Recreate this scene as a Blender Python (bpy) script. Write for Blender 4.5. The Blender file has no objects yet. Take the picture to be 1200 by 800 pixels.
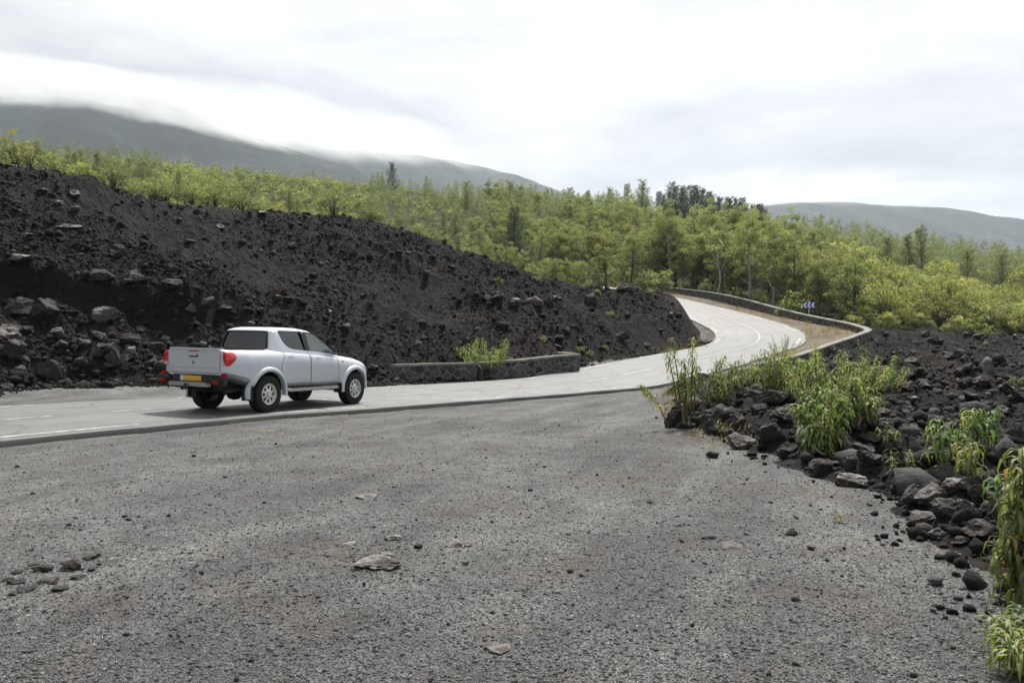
import bpy, bmesh, math, random
import numpy as np
from mathutils import Vector, Matrix

PI = math.pi
SC = bpy.context.scene
COL = SC.collection
RNG = np.random.default_rng(7)
random.seed(7)
F = 973.0
EYE = 1.55
sin, cos, rad = math.sin, math.cos, math.radians


def at(px, py, Y):
    """a point at depth Y seen at photo pixel (px, py)"""
    return np.array([(px - 600) / F * Y, Y, EYE + (400 - py) / F * Y])


def pixel(x, y, z):
    return 600 + F * x / y, 400 - F * (z - EYE) / y


# ------------------------------------------------------------------ noise
def _hash(ix, iy, iz, seed):
    h = (ix.astype(np.int64) * 374761393 + iy.astype(np.int64) * 668265263 + iz.astype(np.int64) * 2147483647 + seed * 974634777) & 0xFFFFFFFF
    h = ((h ^ (h >> 13)) * 1274126177) & 0xFFFFFFFF
    h = (h ^ (h >> 16)) & 0xFFFFFFFF
    return h / 4294967295.0


def vnoise(x, y, z=None, seed=0):
    x = np.asarray(x, float); y = np.asarray(y, float)
    z = np.zeros_like(x) if z is None else np.asarray(z, float)
    x0 = np.floor(x); y0 = np.floor(y); z0 = np.floor(z)
    fx, fy, fz = x - x0, y - y0, z - z0
    fx = fx * fx * (3 - 2 * fx); fy = fy * fy * (3 - 2 * fy); fz = fz * fz * (3 - 2 * fz)
    out = 0
    flat = not np.any(z)
    for dz in ((0,) if flat else (0, 1)):
        wz = 1.0 if flat else (fz if dz else 1 - fz)
        for dy in (0, 1):
            wy = fy if dy else 1 - fy
            for dx in (0, 1):
                wx = fx if dx else 1 - fx
                out = out + wx * wy * wz * _hash(x0 + dx, y0 + dy, z0 + dz, seed)
    return out


def fbm(x, y, z=None, octs=4, seed=0, gain=.5):
    s = 0; a = 1; t = 0; k = 1.0
    for o in range(octs):
        s = s + a * vnoise(x * k + 17.3 * o, y * k - 9.1 * o, None if z is None else z * k + 3.7 * o, seed + o)
        t += a; a *= gain; k *= 2.03
    return s / t


def ridged(x, y, octs=4, seed=0):
    s = 0; a = 1; t = 0; k = 1.0
    for o in range(octs):
        v = 1 - np.abs(2 * vnoise(x * k + 11.3 * o, y * k + 5.1 * o, None, seed + o) - 1)
        s = s + a * v * v; t += a; a *= .52; k *= 2.1
    return s / t


def sstep(a, b, x):
    t = np.clip((x - a) / (b - a), 0, 1)
    return t * t * (3 - 2 * t)


# ------------------------------------------------------------------ mesh / object helpers
def mesh_np(name, V, F_, mats=(), smooth=False, attrs=None, midx=None):
    V = np.asarray(V, np.float32); F_ = np.asarray(F_, np.int32)
    me = bpy.data.meshes.new(name)
    k = F_.shape[1]
    me.vertices.add(len(V)); me.vertices.foreach_set('co', V.ravel())
    me.loops.add(F_.size); me.loops.foreach_set('vertex_index', F_.ravel())
    me.polygons.add(len(F_))
    me.polygons.foreach_set('loop_start', np.arange(0, F_.size, k, dtype=np.int32))
    me.polygons.foreach_set('loop_total', np.full(len(F_), k, np.int32))
    if smooth:
        me.polygons.foreach_set('use_smooth', np.ones(len(F_), bool))
    if midx is not None:
        me.polygons.foreach_set('material_index', np.asarray(midx, np.int32))
    for an, av in (attrs or {}).items():
        a = me.attributes.new(an, 'FLOAT', 'POINT')
        a.data.foreach_set('value', np.asarray(av, np.float32))
    for m in mats:
        me.materials.append(m)
    me.update(calc_edges=True)
    return me


def link(name, me, parent=None, loc=None, rot=None, scale=None):
    o = bpy.data.objects.new(name, me)
    COL.objects.link(o)
    if parent is not None:
        o.parent = parent
    if loc is not None: o.location = [float(v) for v in loc]
    if rot is not None: o.rotation_euler = [float(v) for v in rot]
    if scale is not None: o.scale = [float(v) for v in (scale if hasattr(scale, '__len__') else (scale,) * 3)]
    return o


def tag(o, label=None, cat=None, group=None, kind=None):
    if label: o['label'] = label
    if cat: o['category'] = cat
    if group: o['group'] = group
    if kind: o['kind'] = kind
    return o


def empty(name, loc, rot=(0, 0, 0), scale=1):
    return link(name, None, None, loc, rot, scale)


class MB:
    """collects simple shapes into one mesh"""
    def __init__(s):
        s.v = []; s.f = []; s.m = []

    def add(s, V, Fs, m=0):
        n = len(s.v)
        s.v += [tuple(p) for p in V]
        for f in Fs:
            s.f.append(tuple(i + n for i in f)); s.m.append(m)
        return s

    def box(s, c, d, rz=0, m=0, taper=1.0):
        x, y, z = [k / 2 for k in d]
        P = []
        for sz in (-1, 1):
            t = taper if sz > 0 else 1
            for sx, sy in ((-1, -1), (1, -1), (1, 1), (-1, 1)):
                a, b = sx * x * t, sy * y * t
                P.append((c[0] + a * cos(rz) - b * sin(rz), c[1] + a * sin(rz) + b * cos(rz), c[2] + sz * z))
        return s.add(P, [(3, 2, 1, 0), (4, 5, 6, 7), (0, 1, 5, 4), (1, 2, 6, 5), (2, 3, 7, 6), (3, 0, 4, 7)], m)

    def tube(s, pts, radii, seg=8, m=0):
        pts = [Vector(p) for p in pts]
        if not hasattr(radii, '__len__'): radii = [radii] * len(pts)
        P = []; Fs = []
        for i, p in enumerate(pts):
            d = (pts[min(i + 1, len(pts) - 1)] - pts[max(i - 1, 0)]).normalized()
            u = d.orthogonal().normalized() if i == 0 else (u - d * u.dot(d)).normalized()
            w = d.cross(u)
            for k in range(seg):
                a = 2 * PI * k / seg
                P.append(p + (u * cos(a) + w * sin(a)) * radii[i])
        for i in range(len(pts) - 1):
            for k in range(seg):
                k2 = (k + 1) % seg
                Fs.append((i * seg + k, i * seg + k2, (i + 1) * seg + k2, (i + 1) * seg + k))
        Fs.append(tuple(range(seg))[::-1]); Fs.append(tuple((len(pts) - 1) * seg + k for k in range(seg)))
        return s.add(P, Fs, m)

    def lathe(s, prof, seg=32, axis='y', c=(0, 0, 0), m=0):
        """profile of (radius, along)"""
        P = []; Fs = []
        n = len(prof)
        for k in range(seg):
            a = 2 * PI * k / seg
            for r, h in prof:
                if axis == 'y': P.append((c[0] + r * cos(a), c[1] + h, c[2] + r * sin(a)))
                else: P.append((c[0] + r * cos(a), c[1] + r * sin(a), c[2] + h))
        for k in range(seg):
            k2 = (k + 1) % seg
            for i in range(n - 1):
                Fs.append((k * n + i, k * n + i + 1, k2 * n + i + 1, k2 * n + i))
        return s.add(P, Fs, m)

    def mesh(s, name, mats=(), smooth=False):
        me = bpy.data.meshes.new(name)
        me.from_pydata([tuple(map(float, p)) for p in s.v], [], s.f)
        for m in mats: me.materials.append(m)
        me.polygons.foreach_set('material_index', np.array(s.m, np.int32))
        if smooth: me.polygons.foreach_set('use_smooth', np.ones(len(s.f), bool))
        bm = bmesh.new(); bm.from_mesh(me)
        bmesh.ops.recalc_face_normals(bm, faces=bm.faces)
        bm.to_mesh(me); bm.free()
        me.update()
        return me

    def build(s, name, mat, parent=None, smooth=False, bevel=0, **kw):
        mats = mat if isinstance(mat, (list, tuple)) else [mat]
        me = s.mesh(name, mats, smooth)
        if bevel:
            bm = bmesh.new(); bm.from_mesh(me)
            es = [e for e in bm.edges if len(e.link_faces) == 2 and e.calc_face_angle(0) > .5]
            bmesh.ops.bevel(bm, geom=es, offset=bevel, segments=2, affect='EDGES', clamp_overlap=True)
            bm.to_mesh(me); bm.free()
        return link(name, me, parent, **kw)


def sharp_smooth(o, ang=35):
    me = o.data
    me.polygons.foreach_set('use_smooth', np.ones(len(me.polygons), bool))
    me.set_sharp_from_angle(angle=rad(ang))


# ------------------------------------------------------------------ materials
def mat(name, col=(.5, .5, .5), rough=.6, metal=0, spec=.5, **kw):
    m = bpy.data.materials.new(name); m.use_nodes = True
    b = m.node_tree.nodes['Principled BSDF']
    b.inputs['Base Color'].default_value = (*col, 1)
    b.inputs['Roughness'].default_value = rough
    b.inputs['Metallic'].default_value = metal
    b.inputs['Specular IOR Level'].default_value = spec
    for k, v in kw.items():
        b.inputs[k.replace('_', ' ')].default_value = v
    return m


class NT:
    def __init__(s, m):
        s.t = m.node_tree; s.b = s.t.nodes.get('Principled BSDF')

    def n(s, ty, **kw):
        nd = s.t.nodes.new(ty)
        for k, v in kw.items():
            if k.startswith('_'): setattr(nd, k[1:], v)
            elif k.startswith('i') and k[1:].isdigit(): s.put(nd.inputs[int(k[1:])], v)
            else: s.put(nd.inputs[k.replace('_', ' ')], v)
        return nd

    def put(s, sock, v):
        if isinstance(v, bpy.types.NodeSocket): s.t.links.new(v, sock)
        elif isinstance(v, bpy.types.Node): s.t.links.new(v.outputs[0], sock)
        else: sock.default_value = v

    def noise(s, scale, detail=4, rough=.55, vec=None, dist=0):
        nd = s.n('ShaderNodeTexNoise', Scale=scale, Detail=detail, Roughness=rough, Distortion=dist)
        if vec is not None: s.put(nd.inputs['Vector'], vec)
        return nd.outputs[0]

    def voro(s, scale, vec=None, feat='F1', rnd=1.0):
        nd = s.n('ShaderNodeTexVoronoi', Scale=scale, Randomness=rnd, _feature=feat)
        if vec is not None: s.put(nd.inputs['Vector'], vec)
        return nd

    def ramp(s, fac, stops, interp='LINEAR'):
        nd = s.n('ShaderNodeValToRGB'); s.put(nd.inputs[0], fac)
        cr = nd.color_ramp; cr.interpolation = interp
        while len(cr.elements) < len(stops): cr.elements.new(.5)
        for e, (p, c) in zip(cr.elements, stops):
            e.position = p; e.color = (*c, 1) if len(c) == 3 else c
        return nd.outputs[0]

    def mix(s, fac, a, b, mode='MIX'):
        nd = s.n('ShaderNodeMix', _data_type='RGBA', _blend_type=mode)
        s.put(nd.inputs['Factor'], fac)
        for sock, v in ((nd.inputs[6], a), (nd.inputs[7], b)):
            s.put(sock, (*v, 1) if isinstance(v, tuple) and len(v) == 3 else v)
        return nd.outputs[2]

    def math(s, op, a, b=0.0, clamp=False):
        nd = s.n('ShaderNodeMath', _operation=op, _use_clamp=clamp)
        s.put(nd.inputs[0], a); s.put(nd.inputs[1], b)
        return nd.outputs[0]

    def attr(s, name, geo='GEOMETRY'):
        nd = s.n('ShaderNodeAttribute', _attribute_name=name, _attribute_type=geo)
        return nd.outputs['Fac']

    def bump(s, h, strength=.5, dist=.05, normal=None):
        nd = s.n('ShaderNodeBump', Strength=strength, Distance=dist, Height=h)
        if normal is not None: s.put(nd.inputs['Normal'], normal)
        return nd.outputs[0]

    def streak(s, p, ang, along, across):
        return s.n('ShaderNodeMapping', Vector=s.n('ShaderNodeMapping', Vector=p, Rotation=(0, 0, -ang)), Scale=(along, across, 1))

    def pos(s):
        return s.n('ShaderNodeNewGeometry').outputs['Position']

    def obj(s):
        return s.n('ShaderNodeTexCoord').outputs['Object']

    def rnd(s):
        return s.n('ShaderNodeObjectInfo').outputs['Random']


def g(v): return (v, v, v)


# gravel of crushed dark basalt
def gravel_mat(name, light=.82):
    m = mat(name, rough=.95, spec=.15); N = NT(m); p = N.pos()
    big = N.ramp(N.noise(.35, 5, .6, p), [(.32, (.092 * light, .092 * light, .094 * light)), (.68, (.180 * light, .179 * light, .177 * light))])
    track = N.ramp(N.noise(.9, 3, .5, N.n('ShaderNodeMapping', Vector=N.n('ShaderNodeMapping', Vector=p, Rotation=(0, 0, -1.22)), Scale=(.22, 1.35, 1))), [(.42, g(0)), (.66, g(.5))])
    c = N.mix(track, big, (.25 * light, .246 * light, .232 * light))
    dark = N.ramp(N.noise(1.7, 8, .72, p), [(.48, g(0)), (.66, g(.62))])
    c = N.mix(dark, c, (.062, .060, .060))
    v = N.voro(75, p)
    spk = N.ramp(v.outputs['Color'], [(0, g(.55)), (.5, g(.95)), (.86, g(1.25)), (1, g(2.9))])
    c = N.mix(1.0, c, spk, 'MULTIPLY')
    v2 = N.voro(28, p)
    spk2 = N.ramp(v2.outputs['Color'], [(0, g(.72)), (.6, g(1)), (1, g(1.35))])
    c = N.mix(.5, c, spk2, 'MULTIPLY')
    rust = N.ramp(N.noise(1.1, 5, .6, N.n('ShaderNodeVectorMath', _operation='ADD', i0=p, i1=(31, 7, 3))), [(.54, g(0)), (.68, g(.45))])
    c = N.mix(rust, c, (.105, .086, .072))
    tuft = N.ramp(N.noise(1.6, 6, .7, N.n('ShaderNodeVectorMath', _operation='ADD', i0=p, i1=(5, 57, 3))), [(.60, g(0)), (.72, g(.5))])
    c = N.mix(tuft, c, (.19, .185, .12))
    N.put(N.b.inputs['Base Color'], c)
    h1 = N.bump(v.outputs['Distance'], .55, .012)
    h2 = N.bump(N.noise(9, 6, .7, p), .6, .05, h1)
    N.put(N.b.inputs['Normal'], h2)
    return m


def lava_mat(name, base=.40):
    m = mat(name, rough=.9, spec=.25); N = NT(m); p = N.pos()
    c = N.ramp(N.noise(.5, 6, .65, p), [(.3, (.017 * base, .0155 * base, .0145 * base)), (.7, (.042 * base, .038 * base, .036 * base))])
    red = N.ramp(N.noise(.16, 5, .6, N.n('ShaderNodeVectorMath', _operation='ADD', i0=p, i1=(3, 17, 9))), [(.52, g(0)), (.66, g(.7))])
    c = N.mix(red, c, (.075 * base, .047 * base, .039 * base))
    v = N.voro(5, p)
    c = N.mix(.85, c, N.ramp(v.outputs['Color'], [(0, g(.55)), (.7, g(1.15)), (.93, g(1.6)), (1, g(3.4))]), 'MULTIPLY')
    N.put(N.b.inputs['Base Color'], c)
    h = N.bump(N.noise(3.0, 9, .8, p), 1.0, .6)
    h = N.bump(v.outputs['Distance'], .6, .12, h)
    N.put(N.b.inputs['Normal'], h)
    return m


def rock_mat(name, dark=(.031, .029, .028), pale=(.25, .238, .23), amt=.75, warm=(.042, .033, .029)):
    """basalt, weathered pale on the faces that look up"""
    m = mat(name, rough=.85, spec=.3); N = NT(m); p = N.pos()
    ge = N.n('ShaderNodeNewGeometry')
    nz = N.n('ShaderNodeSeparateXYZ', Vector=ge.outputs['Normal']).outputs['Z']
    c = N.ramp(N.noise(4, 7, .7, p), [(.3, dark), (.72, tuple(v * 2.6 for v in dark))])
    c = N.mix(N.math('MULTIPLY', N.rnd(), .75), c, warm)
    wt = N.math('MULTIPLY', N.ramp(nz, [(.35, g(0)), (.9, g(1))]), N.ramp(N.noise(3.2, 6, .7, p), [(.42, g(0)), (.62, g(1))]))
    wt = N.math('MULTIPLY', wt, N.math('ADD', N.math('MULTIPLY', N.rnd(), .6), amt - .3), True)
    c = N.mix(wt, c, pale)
    v = N.voro(22, p)
    c = N.mix(.7, c, N.ramp(v.outputs['Distance'], [(0, g(.6)), (.35, g(1.1)), (1, g(1.25))]), 'MULTIPLY')
    N.put(N.b.inputs['Base Color'], c)
    h = N.bump(N.noise(7, 8, .72, p), .75, .10)
    h = N.bump(v.outputs['Distance'], .35, .02, h)
    N.put(N.b.inputs['Normal'], h)
    return m


def leaf_mat(name, stops, trans=.45, rough=.5, var=.35):
    m = bpy.data.materials.new(name); m.use_nodes = True
    N = NT(m); t = m.node_tree
    t.nodes.remove(N.b)
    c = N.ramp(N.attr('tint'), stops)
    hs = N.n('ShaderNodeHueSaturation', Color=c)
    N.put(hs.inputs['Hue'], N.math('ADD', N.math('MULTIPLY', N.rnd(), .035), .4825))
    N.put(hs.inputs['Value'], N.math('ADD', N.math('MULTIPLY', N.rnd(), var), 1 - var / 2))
    d = N.n('ShaderNodeBsdfDiffuse', Color=hs)
    tr = N.n('ShaderNodeBsdfTranslucent', Color=N.mix(1.0, hs.outputs[0], (1.35, 1.36, .82), 'MULTIPLY'))
    gl = N.n('ShaderNodeBsdfGlossy', Color=(1, 1, 1, 1), Roughness=rough)
    a = N.n('ShaderNodeMixShader', i0=trans, i1=d, i2=tr)
    b = N.n('ShaderNodeMixShader', i0=.045, i1=a, i2=gl)
    t.links.new(b.outputs[0], t.nodes['Material Output'].inputs[0])
    return m


M = {}
M['gravel'] = gravel_mat('crushed_basalt')
M['shoulder'] = gravel_mat('shoulder_gravel', .85)
M['lava'] = lava_mat('lava_clinker')
M['field'] = lava_mat('lava_field', .85)
M['rock'] = rock_mat('basalt_rock')
M['rock_pale'] = rock_mat('weathered_rock', (.044, .040, .038), (.34, .325, .31), .9, (.085, .070, .062))
M['rock_dark'] = rock_mat('dark_ledge_rock', (.019, .0185, .019), (.13, .127, .125), .5, (.032, .025, .022))
M['rubble'] = rock_mat('basalt_rubble', (.016, .0152, .0146), (.15, .146, .142), .5, (.034, .027, .024))
M['leaf_tree'] = leaf_mat('broad_leaves', [(0, (0.033, 0.047, 0.018)), (.45, (0.160, 0.191, 0.071)), (1, (0.345, 0.363, 0.164))], .5)  # dark end holds the shade low in the crown, pale end the lit top
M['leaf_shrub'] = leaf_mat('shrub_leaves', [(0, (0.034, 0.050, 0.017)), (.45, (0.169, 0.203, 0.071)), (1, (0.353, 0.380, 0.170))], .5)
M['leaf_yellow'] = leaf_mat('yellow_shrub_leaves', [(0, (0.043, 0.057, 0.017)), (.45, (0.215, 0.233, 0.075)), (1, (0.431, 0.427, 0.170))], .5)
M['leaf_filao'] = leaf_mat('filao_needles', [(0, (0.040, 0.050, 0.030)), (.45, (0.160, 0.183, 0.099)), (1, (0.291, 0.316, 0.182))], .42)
M['leaf_dark'] = leaf_mat('dark_needles', [(0, (.030, .046, .032)), (.5, (.056, .080, .056)), (1, (.088, .112, .075))], .35)
M['leaf_strap'] = leaf_mat('strap_leaves', [(0, (.06, .115, .028)), (.40, (.15, .215, .048)), (.76, (.28, .31, .075)), (.88, (.32, .25, .08)), (1, (.22, .095, .05))], .5, .6, .2)
M['dry'] = leaf_mat('dry_grass', [(0, (.20, .15, .06)), (1, (.34, .27, .12))], .35)


def bark_mat(name, a, b):
    m = mat(name, a, .9, 0, .2); N = NT(m)
    N.put(N.b.inputs['Base Color'], N.ramp(N.noise(9, 5, .6, N.n('ShaderNodeMapping', Vector=N.obj(), Scale=(1, 1, .25))), [(.3, a), (.7, b)]))
    return m


M['bark'] = bark_mat('grey_bark', (.06, .052, .045), (.14, .125, .11))
M['bark_pale'] = bark_mat('pale_bark', (.26, .24, .20), (.42, .40, .36))
M['stem'] = bark_mat('brown_stem', (.10, .085, .035), (.17, .14, .055))
# ================================================================== THE ROAD
def catmull(P, step=.5):
    P = np.asarray(P, float)
    P = np.vstack([2 * P[0] - P[1], P, 2 * P[-1] - P[-2]])
    out = []
    for i in range(1, len(P) - 2):
        p0, p1, p2, p3 = P[i - 1:i + 3]
        n = max(2, int(np.linalg.norm(p2[:2] - p1[:2]) / step))
        t = np.linspace(0, 1, n, endpoint=False)[:, None]
        out.append(.5 * ((2 * p1) + (p2 - p0) * t + (2 * p0 - 5 * p1 + 4 * p2 - p3) * t ** 2 + (3 * p1 - p0 - 3 * p2 + p3) * t ** 3))
    out.append(P[-2][None])
    return np.vstack(out)


HALF = 2.9
# right hand edge of the asphalt: x, y, z, cross fall (rise per metre towards the left)
EDGE = [(-30, -34, .1, .02), (-19, -12, .1, .02), (-13, 3, .06, .02), (-7.9, 12.8, .02, .02), (-5.6, 17.2, -.03, .02), (-3.36, 20.46, -.09, .02),
        (0, 25.2, -.16, .025), (3.25, 28.7, -.14, .025), (5.9, 31.6, -.05, .03), (10.2, 38, .42, .03), (14.4, 45, .92, .015),
        (17.7, 50.5, 1.44, -.01), (19.7, 56, 2.1, -.035), (20.2, 61, 2.75, -.035), (19.9, 67, 3.55, -.035), (18.3, 74, 4.65, -.03),
        (15.4, 81.5, 6.0, -.02), (11, 89, 7.3, 0), (4, 97, 8.7, 0), (-5, 105, 10.5, 0), (-16, 113, 13, 0)]
E = catmull(EDGE)
T_ = np.gradient(E[:, :2], axis=0); T_ /= np.linalg.norm(T_, axis=1)[:, None]
for _ in range(6):
    T_[1:-1] = (T_[:-2] + T_[1:-1] * 2 + T_[2:]) / 4
T_ /= np.linalg.norm(T_, axis=1)[:, None]
NL = np.stack([-T_[:, 1], T_[:, 0]], 1)               # to the left
CEN = E[:, :2] + NL * HALF
CZ = E[:, 2] + E[:, 3] * HALF
S_ = np.concatenate([[0], np.cumsum(np.linalg.norm(np.diff(CEN, axis=0), axis=1))])


def road_coords(x, y):
    """signed distance left of the centre line, index of nearest sample, for points (n)"""
    n = len(x); lat = np.full(n, 99.0); idx = np.zeros(n, int)
    for a in range(0, n, 20000):
        dx = x[a:a + 20000, None] - CEN[None, :, 0]; dy = y[a:a + 20000, None] - CEN[None, :, 1]
        d2 = dx * dx + dy * dy
        i = d2.argmin(1); r = np.arange(len(i))
        lat[a:a + 20000] = dx[r, i] * NL[i, 0] + dy[r, i] * NL[i, 1]
        far = np.sqrt(d2[r, i])
        l = lat[a:a + 20000]
        lat[a:a + 20000] = np.where(far > np.abs(l) * 1.5 + 1, np.sign(l) * far, l)
        idx[a:a + 20000] = i
    return lat, idx


# ================================================================== THE TERRAIN
CREST = [(-45, 36, 12), *[tuple(at(*p)) for p in [(0, 197, 40), (100, 212, 44), (200, 240, 49), (310, 250, 53), (400, 257, 56), (470, 268, 59),
         (540, 296, 61), (600, 326, 62), (660, 339, 62), (720, 341, 61.5), (760, 341, 60.5), (800, 364, 57.5)]]]
CTRL = [(0, 0, -.06), (-8, -8, 0), (8, -8, -.3), (-3, 8, -.06), (0, 15, -.06), (2, 20, -.08), (3, 6, -.06), (0, -25, -.3), (-5, 3, -.06), (-24, -20, .2),
        (3.3, 10, -.03), (2.8, 15, -.05), (5.5, 9, .0), (6, 16, .12), (10, 12, -.15), (10, 20, .25), (12, 30, .45), (20, 30, .7), (28, 42, 1.0), (27, 54, 1.6), (22.5, 49, .75), (40, 52, 1.5),
        (20, 10, -.4), (40, 20, .1), (30, 0, -1.2), (60, 0, -4), (60, 30, -.5), (80, 60, .5), (14, 40, -.25), (9, 33, -.1), (8, 6, -.2), (18.5, 45, .15), (25, 50, .9),
        (27, 60, 2.2), (37, 59, 1.6), (30, 70, 3.5), (60, 100, 3.6), (52, 112, 6.5), (90, 110, 3), (80, 200, 17), (150, 250, 23), (103, 250, 30), (66, 230, 31), (34, 220, 34.5),
        (0, 220, 36.5), (-31, 200, 37.5), (-46, 150, 29.5), (-54, 130, 26.5), (-70, 110, 23.5), (-90, 60, 24), (-43, 70, 14.5), (-62, 88, 18), (-40, 95, 18), (-15, 110, 13.5), (0, 80, 6.0), (-12, 75, 8.8), (-22, 72, 11), (6, 72, 5.0),
        (20, 100, 9.5), (30, 110, 11), (40, 120, 12), (26, 66, 2.8), (26, 74, 4.2), (23, 84, 6.4),
        (-19, 24, .5), (-15.5, 23, .35), (-12.5, 26, .5), (-9, 28.5, .4), (-5, 32, .3), (-1, 35.5, .5), (3.5, 38.5, .8), (7, 43, 1.1), (10.5, 48, 1.6),
        (-30, 10, 1.5), (-36, -10, 2), (-50, 10, 9), (-26, 24, 4.2),
        (-13, 38, 4.6), (-8, 45, 4.6), (2, 48, 3.6), (6.5, 52, 3.4),
        (-21.5, 31, 4.9), (-17, 34, 4.4),
        (-300, 300, 110), (0, 400, 52), (200, 400, 25), (-150, 200, 44), (-125, 200, 42), (-93, 150, 34), (-74, 120, 27.5), (-72, 140, 31), (-62, 150, 32), (-52, 170, 34.5), (-180, 270, 58), (-130, 240, 50), (-400, 0, 120), (400, 400, -10), (400, 0, -50), (0, -300, -30), (-300, -300, 40), (300, -300, -70)] + CREST
CT = np.array(CTRL, float)
_c2 = 9.0


def _phi(d2): return np.sqrt(d2 + _c2)


_A = _phi(((CT[:, None, :2] - CT[None, :, :2]) ** 2).sum(-1)) + np.eye(len(CT)) * -.02
_B = np.hstack([CT[:, :2] / 100, np.ones((len(CT), 1))])
_W = np.linalg.solve(np.block([[_A, _B], [_B.T, np.zeros((3, 3))]]), np.concatenate([CT[:, 2], np.zeros(3)]))


def land(x, y):
    out = np.empty(len(x))
    for a in range(0, len(x), 50000):
        X, Y = x[a:a + 50000], y[a:a + 50000]
        d2 = (X[:, None] - CT[None, :, 0]) ** 2 + (Y[:, None] - CT[None, :, 1]) ** 2
        out[a:a + 50000] = _phi(d2) @ _W[:-3] + X / 100 * _W[-3] + Y / 100 * _W[-2] + _W[-1]
    return out


def inside(poly, x, y):
    r = np.zeros(len(x), bool); n = len(poly)
    for i in range(n):
        x1, y1 = poly[i][:2]; x2, y2 = poly[(i + 1) % n][:2]
        if y1 == y2: continue
        c = ((y1 > y) != (y2 > y)) & (x < (x2 - x1) * (y - y1) / (y2 - y1) + x1)
        r ^= c
    return r


def poly_dist(poly, x, y):
    """distance inside a polygon to its outline (negative outside)"""
    d = np.full(len(x), 1e9); n = len(poly)
    for i in range(n):
        ax, ay = poly[i][:2]; bx, by = poly[(i + 1) % n][:2]
        vx, vy = bx - ax, by - ay
        t = np.clip(((x - ax) * vx + (y - ay) * vy) / (vx * vx + vy * vy + 1e-9), 0, 1)
        d = np.minimum(d, (x - ax - t * vx) ** 2 + (y - ay - t * vy) ** 2)
    return np.where(inside(poly, x, y), 1, -1) * np.sqrt(d)


CRX = [(-130, 50, 0), (-80, 42, 0)] + [(p[0] - .3, p[1] + (1.2 if p[0] < -10 else .2)) for p in CREST]
MOUND = [(-130, -60)] + CRX + [(14.5, 54), (15.5, 49), (8, 39), (0, 30), (-8, 18), (-16, 4), (-22, -10), (-32, -40), (-34, -60)]
FIELD = [(3.15, 15.6), (3.4, 12.1), (3.6, 9.7), (3.7, 7.9), (3.45, 6.3), (2.95, 4.7), (2.7, 3), (3.5, -10), (5, -40), (110, -40), (110, 40), (60, 50), (46, 55), (37, 58.5), (27, 60), (23.5, 56),
         (22.6, 53), (18.6, 49), (15.2, 44.5), (11.4, 39.2), (8.3, 34.5), (6.2, 30.0), (4.9, 25), (3.95, 20)]
# the parapet round the bend: pixel of its top edge and depth
WALLP = [(872, 427.5, 39.6), (925, 416.5, 45), (965, 404, 49), (1010, 388.5, 53), (1012, 385, 54.2), (1003, 381.5, 56), (985, 377, 58.5), (940, 368, 64), (905, 359.5, 69), (870, 350, 74.5),
         (830, 342, 80.5), (780, 336, 87), (745, 332, 93), (700, 329, 98)]
WALL = np.array([at(*p) for p in WALLP])
VERGE = [tuple(p[:2]) for p in WALL] + [(2, 95), (13, 80), (18, 66), (18, 58), (14, 47), (9, 37.5)]


def zones(x, y, lat):
    """weights of the materials: lava mound, lava field, verge, shoulder, hillside"""
    jx = x + (fbm(x * .7, y * .7, octs=4, seed=31) - .5) * 1.6
    jy = y + (fbm(x * .7, y * .7, octs=4, seed=57) - .5) * 1.6
    md = np.minimum(poly_dist(MOUND, jx, jy), lat - 6.0 + 2.2 * sstep(24, 31, y) + 1.3 * sstep(40, 52, y) + .8 * (vnoise(x, y, seed=3) - .5))
    fd = np.minimum(poly_dist(FIELD, jx, jy), -lat - 2.95)
    vd = np.minimum(poly_dist(VERGE, x, y), np.abs(lat) - 1)
    return md, fd, vd


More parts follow.
